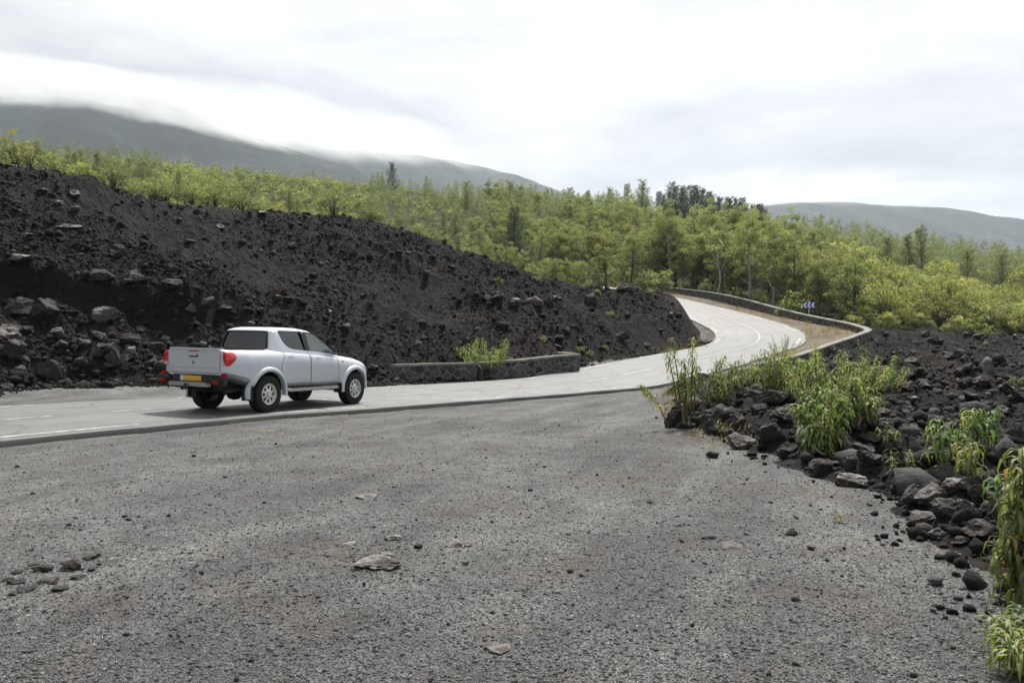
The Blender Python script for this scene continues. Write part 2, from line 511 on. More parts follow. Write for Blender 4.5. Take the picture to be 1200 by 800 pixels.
def height(x, y, detail=True, full=False):
    x = np.asarray(x, float); y = np.asarray(y, float)
    z = land(x, y)
    r = np.hypot(x, y)
    lat = np.full(len(x), 99.); idx = np.zeros(len(x), int)
    nb = (r < 150)
    lat[nb], idx[nb] = road_coords(x[nb], y[nb])
    md, fd, vd = zones(x, y, lat)
    hill = sstep(0, 3, np.minimum(-md, -fd)) * sstep(6, 12, np.abs(lat)) * sstep(50, 62, y + np.maximum(-x - 5, 0))
    if detail:
        mw = sstep(.0, 2.5, md)
        z = z + mw * ((ridged(x * .13, y * .13, 3, 5) - .58) * 1.5 + (ridged(x * .5, y * .5, 4, 9) - .45) * .75 + (ridged(x * 1.7, y * 1.7, 3, 21) - .4) * .30)
        # the broken ledge of older flow that crosses the cutting on the left
        lx = (x + 21.5) * .93 + (y - 31) * .36; ly = -(x + 21.5) * .36 + (y - 31) * .93 + (fbm(x * .3, y * .3, seed=77) - .5) * 3
        z = z + sstep(-9, -6, lx) * (1 - sstep(9, 12, lx)) * (sstep(-.5, .25, ly) * (1 - sstep(.25, 5.5, ly)) * .95 - sstep(-4, -.3, ly) * (1 - sstep(-.3, .2, ly)) * .2)
        fw = sstep(-.1, 1.2, fd)
        z = z + fw * ((ridged(x * .22, y * .22, 3, 15) - .42) * .7 + (ridged(x * .9, y * .9, 4, 19) - .42) * .42 + (ridged(x * 2.6, y * 2.6, 3, 29) - .4) * .16)
        z = z + sstep(.0, .6, fd) * (1 - sstep(.6, 2.5, fd)) * .22 * (y > 2)
        lot = (1 - sstep(-1.2, 0, md)) * (1 - sstep(-1.2, 0, fd)) * (r < 60)
        z = z + lot * ((fbm(x * .5, y * .5, octs=3, seed=41) - .5) * .10 + (fbm(x * 3, y * 3, octs=4, seed=43) - .5) * .035 + sstep(.52, .66, vnoise(x * .7, y * .7, seed=46)) * (ridged(x * 4, y * 4, 3, 48) - .4) * .05)
        z = z + hill * (fbm(x * .06, y * .06, octs=4, seed=47) - .5) * 2.5
    # the ground follows the road
    zr = CZ[idx] + E[idx, 3] * np.clip(lat, -HALF, HALF) - .075 - .015 * (lat < 0) - .03 * (vnoise(x * 1.3, y * 1.3, seed=61))
    w = 1 - sstep(HALF + .25, HALF + 3.6, np.abs(lat))
    wl = 1 - sstep(HALF + .6, HALF + 2.6, lat)
    wr_far = 1 - sstep(HALF + .1, HALF + 1.2, -lat)              # short slope down behind the low wall
    w = np.where(lat > 0, wl, np.where((y > 34) & (y < 50), wr_far, w))
    vw = sstep(-.1, .35, vd) * (lat < 0)
    wz = np.where(vw > 0, 0, 0)
    z = z * (1 - w) + zr * w
    # level verge between road and parapet
    if np.any(vw > 0):
        k = vw > 0
        zv = CZ[idx[k]] + E[idx[k], 3] * np.clip(lat[k], -HALF - 4, HALF) - .06
        z[k] = z[k] * (1 - vw[k]) + zv * vw[k]
    if full:
        return z, lat, idx, md, fd, vd, hill
    return z


def ground_z(x, y):
    return float(height(np.array([x]), np.array([y]))[0])


def build_terrain():
    th_f = np.linspace(-39, 39, 700)
    th_b = np.linspace(39, 321, 110)[1:-1]
    th = np.radians(90 - np.concatenate([th_f, th_b]))
    rs = [.3]
    while rs[-1] < 5200:
        r = rs[-1]
        rs.append(r + (max(.03, min(.008 * r, .17)) if r < 72 else min(.17 + (r - 72) * .022, .05 * r)))
    rs = np.array(rs)
    R, TH = np.meshgrid(rs, th, indexing='ij')
    x = (R * np.cos(TH)).ravel(); y = (R * np.sin(TH)).ravel()
    z, lat, idx, md, fd, vd, hill = height(x, y, full=True)
    r = R.ravel()
    # beyond the ridge the land runs down to the sea
    far = sstep(300, 700, r)
    z = z * (1 - far) + far * (-60 - .02 * r)
    k = sstep(238, 330, y) * (1 - far); z = z - k * 22
    nr, nt = R.shape
    i = np.arange(nr - 1)[:, None] * nt; j = np.arange(nt)[None]; j2 = (j + 1) % nt
    Q = np.stack([i + j, i + j2, i + nt + j2, i + nt + j], -1).reshape(-1, 4)[:, ::-1]
    # centre cap is under the camera: one small disc of quads is not needed within 0.3 m
    V = np.stack([x, y, z], 1)
    c = V[Q].mean(1); cm = md[Q].mean(1); cf = fd[Q].mean(1); cl = lat[Q].mean(1); cv = vd[Q].mean(1); ch = hill[Q].mean(1)
    reg = np.full(len(Q), 0)
    beyond = (c[:, 1] > 34) & (cl < -HALF - .5) & (cv < 0)
    reg[beyond] = 3
    upper = (cl > HALF + 1) & (cm < 0) & ((c[:, 1] > 44) | (c[:, 0] < -30))
    reg[upper] = 3
    reg[(np.abs(cl) > 12) & ((c[:, 1] > 52) | (c[:, 0] < -30))] = 3
    reg[upper & (c[:, 1] < 66) & (c[:, 0] > 4)] = 1
    reg[cf > 0] = 2
    reg[cm > 0] = 1
    reg[(reg == 0) & (cv > 0) & (cl < -HALF + .4)] = 4
    reg[(reg == 0) & (cl > 5.5) & (c[:, 1] > 52)] = 3
    reg[(reg == 0) & ((cl > -.5) | (c[:, 1] > 30))] = 5
    dirt = M['hill'] = mat('hillside_soil', (.04, .045, .02), .95, 0, .1)
    N = NT(dirt); N.put(N.b.inputs['Base Color'], N.ramp(N.noise(.8, 6, .65, N.pos()), [(.35, (.018, .020, .010)), (.7, (.05, .06, .022))]))
    ver = M['verge'] = mat('dry_verge', (.2, .15, .09), .95, 0, .1)
    N = NT(ver); p = N.pos()
    cc = N.ramp(N.noise(.55, 5, .6, p), [(.3, (.13, .122, .112)), (.5, (.165, .133, .10)), (.72, (.21, .178, .125))])
    cc = N.mix(.6, cc, N.ramp(N.voro(14, p).outputs['Color'], [(0, g(.5)), (1, g(1.35))]), 'MULTIPLY')
    N.put(N.b.inputs['Base Color'], cc); N.put(N.b.inputs['Normal'], N.bump(N.noise(8, 5, .7, p), .6, .08))
    names = {0: ('gravel_ground', 'gravel'), 1: ('lava_slope', 'lava'), 2: ('lava_field', 'field'), 3: ('hillside', 'hill'), 4: ('verge', 'verge'), 5: ('gravel_shoulder', 'shoulder')}
    for k, (nm, mt) in names.items():
        q = Q[reg == k]
        if not len(q): continue
        u, inv = np.unique(q, return_inverse=True)
        o = link(nm, mesh_np(nm, V[u], inv.reshape(-1, 4), [M[mt]], smooth=k not in (1, 2)))
        tag(o, kind='structure')


def build_road():
    m = mat('worn_asphalt', rough=.52, spec=.5); N = NT(m); p = N.pos()
    c = N.ramp(N.noise(.5, 6, .6, p), [(.3, (.088, .088, .088)), (.7, (.145, .144, .141))])
    lane = N.attr('lane')
    c = N.mix(N.math('MULTIPLY', lane, N.noise(1.2, 4, .6, p)), c, (.185, .183, .177))
    c = N.mix(N.ramp(N.noise(2.2, 7, .7, N.streak(p, .92, .35, 1.0)), [(.56, g(0)), (.66, g(.6))]), c, (.062, .062, .062))
    c = N.mix(N.attr('lip'), c, (.022, .022, .022))  # edge drop painted near black, the shadow line beside the asphalt
    v = N.voro(120, p); c = N.mix(.6, c, N.ramp(v.outputs['Color'], [(0, g(.6)), (1, g(1.35))]), 'MULTIPLY')
    # old patched cracks
    ck = N.voro(.45, N.n('ShaderNodeVectorMath', _operation='ADD', i0=p, i1=N.n('ShaderNodeVectorMath', _operation='SCALE', i0=N.n('ShaderNodeTexNoise', Vector=p, Scale=1.5, Detail=4).outputs[1], Scale=.9)), 'DISTANCE_TO_EDGE')
    c = N.mix(N.ramp(ck.outputs['Distance'], [(0, g(.75)), (.024, g(0))]), c, (.045, .045, .045))
    N.put(N.b.inputs['Base Color'], c)
    N.put(N.b.inputs['Normal'], N.bump(v.outputs['Distance'], .35, .006, N.bump(N.noise(2, 5, .6, p), .25, .04)))
    M['asphalt'] = m
    offs = np.array([-HALF - .05, -HALF - .02, -HALF, -2.4, -1.9, -1.45, -1.0, -.5, 0, .5, 1.0, 1.45, 1.9, 2.4, HALF, HALF + .02, HALF + .05])
    drop = np.array([-.16, -.02, 0, 0, 0, 0, 0, 0, 0, 0, 0, 0, 0, 0, 0, -.02, -.16])
    lanew = np.array([0, 0, 0, .3, .9, .4, .9, .4, 0, .4, .9, .4, .9, .3, 0, 0, 0])
    n = len(CEN)
    ragged = (vnoise(S_ * 1.1, S_ * 0, seed=8) - .5) * .16 + (vnoise(S_ * 5, S_ * 0, seed=9) - .5) * .06
    O = np.repeat(offs[None], n, 0); O[:, :3] -= ragged[:, None]
    X = CEN[:, None, 0] + NL[:, None, 0] * O; Y = CEN[:, None, 1] + NL[:, None, 1] * O
    Z = CZ[:, None] + E[:, 3][:, None] * offs + drop
    V = np.stack([X, Y, Z], -1).reshape(-1, 3); k = len(offs)
    i = np.arange(n - 1)[:, None] * k; j = np.arange(k - 1)[None]
    Q = np.stack([i + j, i + k + j, i + k + j + 1, i + j + 1], -1).reshape(-1, 4)[:, ::-1]
    o = link('road', mesh_np('road', V, Q, [m], True, {'lane': np.tile(lanew, n), 'lip': np.tile((drop < 0).astype(float), n)})); tag(o, kind='structure')
    sharp_smooth(o, 40)
    # markings
    mm = mat('road_paint', (.62, .62, .60), .6, 0, .4); N = NT(mm); p = N.pos()
    wear = N.ramp(N.noise(5, 8, .8, p), [(.42, (.17, .17, .165)), (.62, (.50, .50, .48))])
    N.put(N.b.inputs['Base Color'], wear)

    def stripe(lat, w, s0, s1, MBm, lift=.006):
        ss = np.arange(s0, s1 + .01, min(.5, s1 - s0)); ss[-1] = s1
        P = []
        for s in ss:
            x = np.interp(s, S_, CEN[:, 0]); y = np.interp(s, S_, CEN[:, 1]); nx = np.interp(s, S_, NL[:, 0]); ny = np.interp(s, S_, NL[:, 1])
            zc = np.interp(s, S_, CZ); cs = np.interp(s, S_, E[:, 3])
            for l in (lat - w / 2, lat + w / 2):
                # road surface is piecewise linear in lat: exact here
                P.append((x + nx * l, y + ny * l, zc + cs * l + lift))
        MBm.add(P, [(2 * i, 2 * i + 2, 2 * i + 3, 2 * i + 1) for i in range(len(ss) - 1)])

    cen = MB(); edg = MB()
    s_t = S_[np.argmin(np.hypot(CEN[:, 0] + 8.2, CEN[:, 1] - 17.6))]      # a gap lies here
    s_b = S_[np.argmin(np.hypot(CEN[:, 0] - 9, CEN[:, 1] - 42))]          # solid line from here
    s = s_t - 4.33 * 14
    while s + 3 < s_b:
        stripe(0, .12, s, s + 3, cen); s += 4.33
    stripe(0, .10, s_b, S_[-1] - 8, cen)
    s = s_t - 6.5 * 9 + 2.2
    while s + 3 < S_[-1] - 8:
        stripe(-HALF + .38, .16, s, s + 3, edg); stripe(HALF - .28, .16, s + 1.2, s + 4.2, edg); s += 6.5
    tag(cen.build('road_centre_line', mm), kind='structure')
    tag(edg.build('road_edge_line', mm), kind='structure')


def masonry_mat(name, stone_a, stone_b, mortar, scale):
    m = mat(name, rough=.9, spec=.2); N = NT(m); p = N.pos()
    pw = N.n('ShaderNodeVectorMath', _operation='ADD', i0=p, i1=N.n('ShaderNodeVectorMath', _operation='SCALE', i0=N.n('ShaderNodeTexNoise', Vector=p, Scale=5, Detail=2).outputs[1], Scale=.10))
    e = N.voro(scale, pw, 'DISTANCE_TO_EDGE'); v = N.voro(scale, pw)
    c = N.ramp(v.outputs['Color'], [(.1, stone_a), (.9, stone_b)])
    c = N.mix(.6, c, N.ramp(N.noise(16, 5, .7, p), [(.3, g(.55)), (.7, g(1.3))]), 'MULTIPLY')
    c = N.mix(N.ramp(e.outputs['Distance'], [(.04, g(1)), (.09, g(0))]), c, mortar)
    N.put(N.b.inputs['Base Color'], c)
    N.put(N.b.inputs['Normal'], N.bump(N.ramp(e.outputs['Distance'], [(0, g(0)), (.16, g(1))]), .8, .05, N.bump(N.noise(14, 5, .7, p), .5, .03)))
    return m


def wall_run(pts, thick, htop, label, cat, coping=.09, group=None, root=None):
    """pts: line of the top (x, y, z) of the face towards the road; thickness goes to the right of travel"""
    P = catmull(np.array(pts), .6) if len(pts) > 3 else np.array([np.array(pts[0]) * (1 - t) + np.array(pts[-1]) * t for t in np.linspace(0, 1, 24)]) if len(pts) == 2 else catmull(np.array(pts), .6)
    n = len(P)
    T = np.gradient(P[:, :2], axis=0); T /= np.linalg.norm(T, axis=1)[:, None]
    Rt = np.stack([T[:, 1], -T[:, 0]], 1)
    if root is None:
        root = empty('stone_wall', P[n // 2] - np.array([0, 0, htop]))
        tag(root, label, cat, group)
    off = np.array(root.location)
    h = htop + .9

    def strip(o0, o1, z0, z1, jit, name, mt):
        V = []; Fs = []
        for i in range(n):
            jj = (vnoise(np.array([i * .9]), np.array([o0 * 3.]), seed=5)[0] - .5) * jit
            for o, z in ((o0, z0), (o1, z0), (o1, z1), (o0, z1)):
                V.append((P[i, 0] + Rt[i, 0] * o - off[0], P[i, 1] + Rt[i, 1] * o - off[1], P[i, 2] + z + (jj if z == z1 else 0) - off[2]))
        for i in range(n - 1):
            a, b = 4 * i, 4 * i + 4
            for k in range(4):
                k2 = (k + 1) % 4
                Fs.append((a + k, a + k2, b + k2, b + k))
        Fs += [(3, 2, 1, 0), tuple(4 * (n - 1) + k for k in range(4))]
        return MB().add(V, Fs).build(name, mt, root)
    strip(0, thick, -h, -coping - .002, .0, 'masonry', M['masonry'])
    sg = 1 if thick > 0 else -1
    strip(-.04 * sg, thick + .04 * sg, -coping, 0, .03, 'coping', M['coping'])
    return root


def build_walls():
    M['masonry'] = masonry_mat('basalt_masonry', (.028, .03, .034), (.105, .108, .112), (.17, .165, .155), 3.6)
    M['coping'] = mat('mortar_coping', (.25, .24, .22), .9, 0, .2); N = NT(M['coping'])
    N.put(N.b.inputs['Base Color'], N.ramp(N.noise(3, 6, .7, N.pos()), [(.3, (.15, .145, .13)), (.7, (.31, .30, .27))]))
    wall_run([tuple(p) for p in WALL], .38, .7, 'long low stone parapet wall with pale coping curving round the outside of the road bend', 'wall')
    wall_run([at(463, 427, 32.0), at(510, 425.5, 32.9), at(559, 424.5, 33.9)][::1], -.4, .62, 'low roadside wall of dark stones, the left half with a straight flat top', 'wall')
    b = [at(563.5, 424.5, 34.0), at(610, 421, 35.0), at(650, 416.5, 36.0), at(679, 414.5, 36.6)]
    w = wall_run(b, -.4, .64, 'low roadside wall of dark stones, the right half rising to a squared end', 'wall')
    wall_run([at(679.5, 413.5, 37.0), at(659, 412.5, 38.3)], -.38, .5, None, None, root=w)
# ================================================================== ROCKS
def ico(sub):
    bm = bmesh.new(); bmesh.ops.create_icosphere(bm, subdivisions=sub, radius=1)
    V = np.array([v.co[:] for v in bm.verts]); Fs = np.array([[v.index for v in f.verts] for f in bm.faces]); bm.free()
    return V, Fs


ICO0, ICO1, ICO3, ICO4 = ico(1), ico(2), ico(4), ico(5)


def rock_shape(seed, sub=4, cuts=9, rough=.10):
    rng = np.random.default_rng(seed)
    V, Fs = (ICO4 if sub == 5 else ICO3 if sub == 4 else ICO1 if sub == 2 else ICO0)
    V = V.copy()
    # planar breaks make it angular
    for _ in range(cuts):
        n = rng.normal(size=3); n /= np.linalg.norm(n)
        d = rng.uniform(.40, .80)
        k = V @ n
        over = np.maximum(k - d, 0)
        V -= np.outer(over * .97, n)
    dn = V / np.linalg.norm(V, axis=1)[:, None]
    s = seed * 3.1
    if sub >= 4:
        dd = (fbm(V[:, 0] * 1.6 + s, V[:, 1] * 1.6, V[:, 2] * 1.6 + .5, 3, seed) - .5) * rough * 3.2
        q = np.abs(fbm(V[:, 0] * 3.2 + s, V[:, 1] * 3.2, V[:, 2] * 3.2 + .5, 4, seed + 9, .6) - .5)
        dd -= (.22 - q) * rough * 2.6
        dd += (fbm(V[:, 0] * 9 + s, V[:, 1] * 9, V[:, 2] * 9 + .5, 3, seed + 19, .6) - .5) * rough * 2.1
        V += dn * dd[:, None]
    return V, Fs


ROCKS = []


def make_rocks():
    for i in range(10):
        V, Fs = rock_shape(100 + i, 4, 15 + i % 5)
        me = mesh_np('lava_rock', V * .5, Fs, [M['rock']], True); ROCKS.append(me)
        me.set_sharp_from_angle(angle=rad(24))


BIG = {}


def rock(x, y, size, label, group=None, kind=0, flat=.7, rz=None, tilt=None, mt=None, sink=.28, rng=np.random.default_rng(3), cat='rock', name='lava_rock', wide=1.0, z=None):
    me = ROCKS[kind % len(ROCKS)]
    if mt:
        key = (kind % len(ROCKS), mt)
        if key not in BIG:
            BIG[key] = me.copy(); BIG[key].materials.clear(); BIG[key].materials.append(M[mt])
        me = BIG[key]
    rz = rng.uniform(0, 6.28) if rz is None else rz
    tilt = (rng.uniform(-.3, .3), rng.uniform(-.3, .3)) if tilt is None else tilt
    z = ground_z(x, y) if z is None else z
    h = size * flat
    o = link(name, me, None, (x, y, z + h * (.5 - sink)), (tilt[0], tilt[1], rz), (size * wide, size * rng.uniform(.75, 1.0), h))
    tag(o, label, cat, group)
    return o


def ray_ground(px, py, y0=3, y1=110):
    """where the line of sight through a pixel of the photo meets the ground"""
    ys = np.geomspace(y0, y1, 900)
    xs = (px - 600) / F * ys; zs = EYE + (400 - py) / F * ys
    hit = np.nonzero(zs < height(xs, ys))[0]
    k = hit[0] if len(hit) else len(ys) - 1
    return xs[k], ys[k]


def stones(name, n, sampler, smin, smax, power, mt, seed, base=None, squash=.75, kind='stuff', lift=.15, label=None, cat=None, aspect=None):
    """very many small stones nobody could count, one mesh"""
    rng = np.random.default_rng(seed)
    x, y = sampler(rng, n)
    n = len(x)
    z = height(x, y)
    u = rng.random(n)
    size = smin * (1 - u * (1 - (smin / smax) ** power)) ** (-1 / power)
    B, Fs = base or ICO0
    nv = len(B); nf = len(Fs)
    shapes = np.stack([(lambda V: V * rng.uniform(.7, 1.25, (nv, 1)))(B) for _ in range(40)])
    a = rng.random(n) * 6.28; c, s = np.cos(a), np.sin(a)
    S = shapes[rng.integers(0, 40, n)] * np.stack([rng.uniform(.8, 1.3, n), rng.uniform(.6, 1, n), rng.uniform(.45, squash + .2, n)], 1)[:, None]
    t = rng.normal(0, .35, n); ct, st = np.cos(t), np.sin(t)
    Y1 = S[..., 1] * ct[:, None] - S[..., 2] * st[:, None]; Z1 = S[..., 1] * st[:, None] + S[..., 2] * ct[:, None]
    X2 = S[..., 0] * c[:, None] - Y1 * s[:, None]; Y2 = S[..., 0] * s[:, None] + Y1 * c[:, None]
    sz = size[:, None] * .5
    V = np.stack([x[:, None] + X2 * sz, y[:, None] + Y2 * sz, (z + size * lift)[:, None] + Z1 * sz], -1).reshape(-1, 3)
    Q = (Fs[None] + (np.arange(n) * nv)[:, None, None]).reshape(-1, 3)
    tint = np.repeat(rng.random(n), nv)
    o = link(name, mesh_np(name, V, Q, [M[mt]], False, {'tint': tint}))
    tag(o, label, cat, None, kind)
    return o


def wedge(rng, n, y0, y1, half=.66, pw=2.0):
    """points over the part of the ground in view, with density falling with distance"""
    u = rng.random(n)
    e = 2 - pw
    y = y0 * (y1 / y0) ** u if abs(e) < 1e-3 else (y0 ** e + u * (y1 ** e - y0 ** e)) ** (1 / e)
    return (rng.random(n) * 2 - 1) * half * y, y


def on_zone(which, y0, y1, pw, half=.68):
    def f(rng, n):
        x, y = wedge(rng, n, y0, y1, half, pw)
        lat, _ = road_coords(x, y)
        md, fd, vd = zones(x, y, lat)
        if which == 'mound': k = (md > -.4 + .5 * rng.random(n)) & (fbm(x * .22, y * .22, octs=3, seed=66) + .22 * rng.random(n) > .49)
        elif which == 'foot': k = (md > -.35) & (md < 3.0) & (rng.random(n) < .9)
        elif which == 'field': k = fd > .1
        elif which == 'bank': k = (fd > -.35) & (fd < 1.8) & (y < 30)
        else: k = (fd < 0) & (lat < -HALF - .12) & (vd < 0) & (y < 34)
        return x[k], y[k]
    return f


def build_stones():
    m = M['pebble'] = mat('gravel_stones', rough=.9, spec=.25); N = NT(m)
    c = N.ramp(N.attr('tint'), [(0, (.045, .045, .045)), (.35, (.085, .085, .086)), (.65, (.118, .118, .117)), (.86, (.165, .164, .161)), (.93, (.085, .063, .055)), (.965, (.20, .197, .19)), (1, (.36, .35, .34))])
    N.put(N.b.inputs['Base Color'], c)
    M['pebble_dark'] = mat('dark_stones', (.036, .033, .032), .95, 0, .2)
    m = M['clinker'] = mat('lava_clinkers', rough=.9, spec=.25); N = NT(m)
    c = N.ramp(N.attr('tint'), [(0, (.007, .0065, .006)), (.5, (.015, .0138, .013)), (.82, (.025, .0225, .021)), (.92, (.030, .020, .017)), (.97, (.045, .043, .041)), (1, (.13, .127, .124))])
    c = N.mix(.8, c, N.ramp(N.noise(9, 5, .7, N.pos()), [(.3, g(.5)), (.7, g(1.35))]), 'MULTIPLY')
    N.put(N.b.inputs['Base Color'], c); N.put(N.b.inputs['Normal'], N.bump(N.noise(14, 5, .7, N.pos()), .8, .06))
    m = M['clinker_grey'] = mat('grey_clinkers', rough=.9, spec=.25); N = NT(m)
    c = N.ramp(N.attr('tint'), [(0, (.012, .0115, .011)), (.40, (.028, .0265, .0255)), (.68, (.050, .048, .047)), (.86, (.090, .088, .086)), (.94, (.045, .034, .030)), (1, (.22, .215, .21))])
    c = N.mix(.8, c, N.ramp(N.noise(9, 5, .7, N.pos()), [(.3, g(.5)), (.7, g(1.35))]), 'MULTIPLY')
    N.put(N.b.inputs['Base Color'], c); N.put(N.b.inputs['Normal'], N.bump(N.noise(14, 5, .7, N.pos()), .8, .06))
    def beside(r, n):
        x, y = r.uniform(2.6, 11, n), r.uniform(-3, 9, n)
        f = poly_dist(FIELD, x, y); k = f > .05
        return x[k], y[k]
    def ledge(r, n):
        x, y = r.uniform(-30, -7, n), r.uniform(20, 37, n)
        lat, _ = road_coords(x, y); md, fd, vd = zones(x, y, lat)
        k = md > -.2
        return x[k], y[k]
    octa = (np.array([(1, 0, 0), (-1, 0, 0), (0, 1, 0), (0, -1, 0), (0, 0, 1), (0, 0, -1)], float),
            np.array([(0, 2, 4), (2, 1, 4), (1, 3, 4), (3, 0, 4), (2, 0, 5), (1, 2, 5), (3, 1, 5), (0, 3, 5)]))
    stones('gravel', 230000, on_zone('lot', 3.4, 19, 2.2), .007, .038, 3.0, 'pebble', 11, octa, lift=.10)
    stones('gravel', 1000, on_zone('lot', 3.6, 27, 1.2), .02, .075, 2.8, 'pebble_dark', 12, ICO0, lift=.12)
    stones('lava_rubble', 150000, on_zone('mound', 17, 68, .2), .06, .55, 2.6, 'clinker', 13, ICO0, lift=.12)
    stones('lava_rubble', 26000, ledge, .06, .45, 2.3, 'clinker', 17, ICO0, lift=.2)
    stones('lava_rubble', 5000, on_zone('foot', 17, 55, .6), .06, .35, 2.2, 'clinker', 16, ICO0, lift=.2)
    stones('lava_rubble', 34000, on_zone('field', 4, 62, .85), .06, .60, 2.2, 'clinker_grey', 14, ICO0, lift=.16)
    stones('lava_rubble', 9000, beside, .04, .34, 2.0, 'clinker_grey', 18, ICO0, lift=.18)
    stones('lava_rubble', 5000, on_zone('bank', 4, 30, 1.0), .04, .30, 2.0, 'clinker', 15, ICO0, lift=.2)


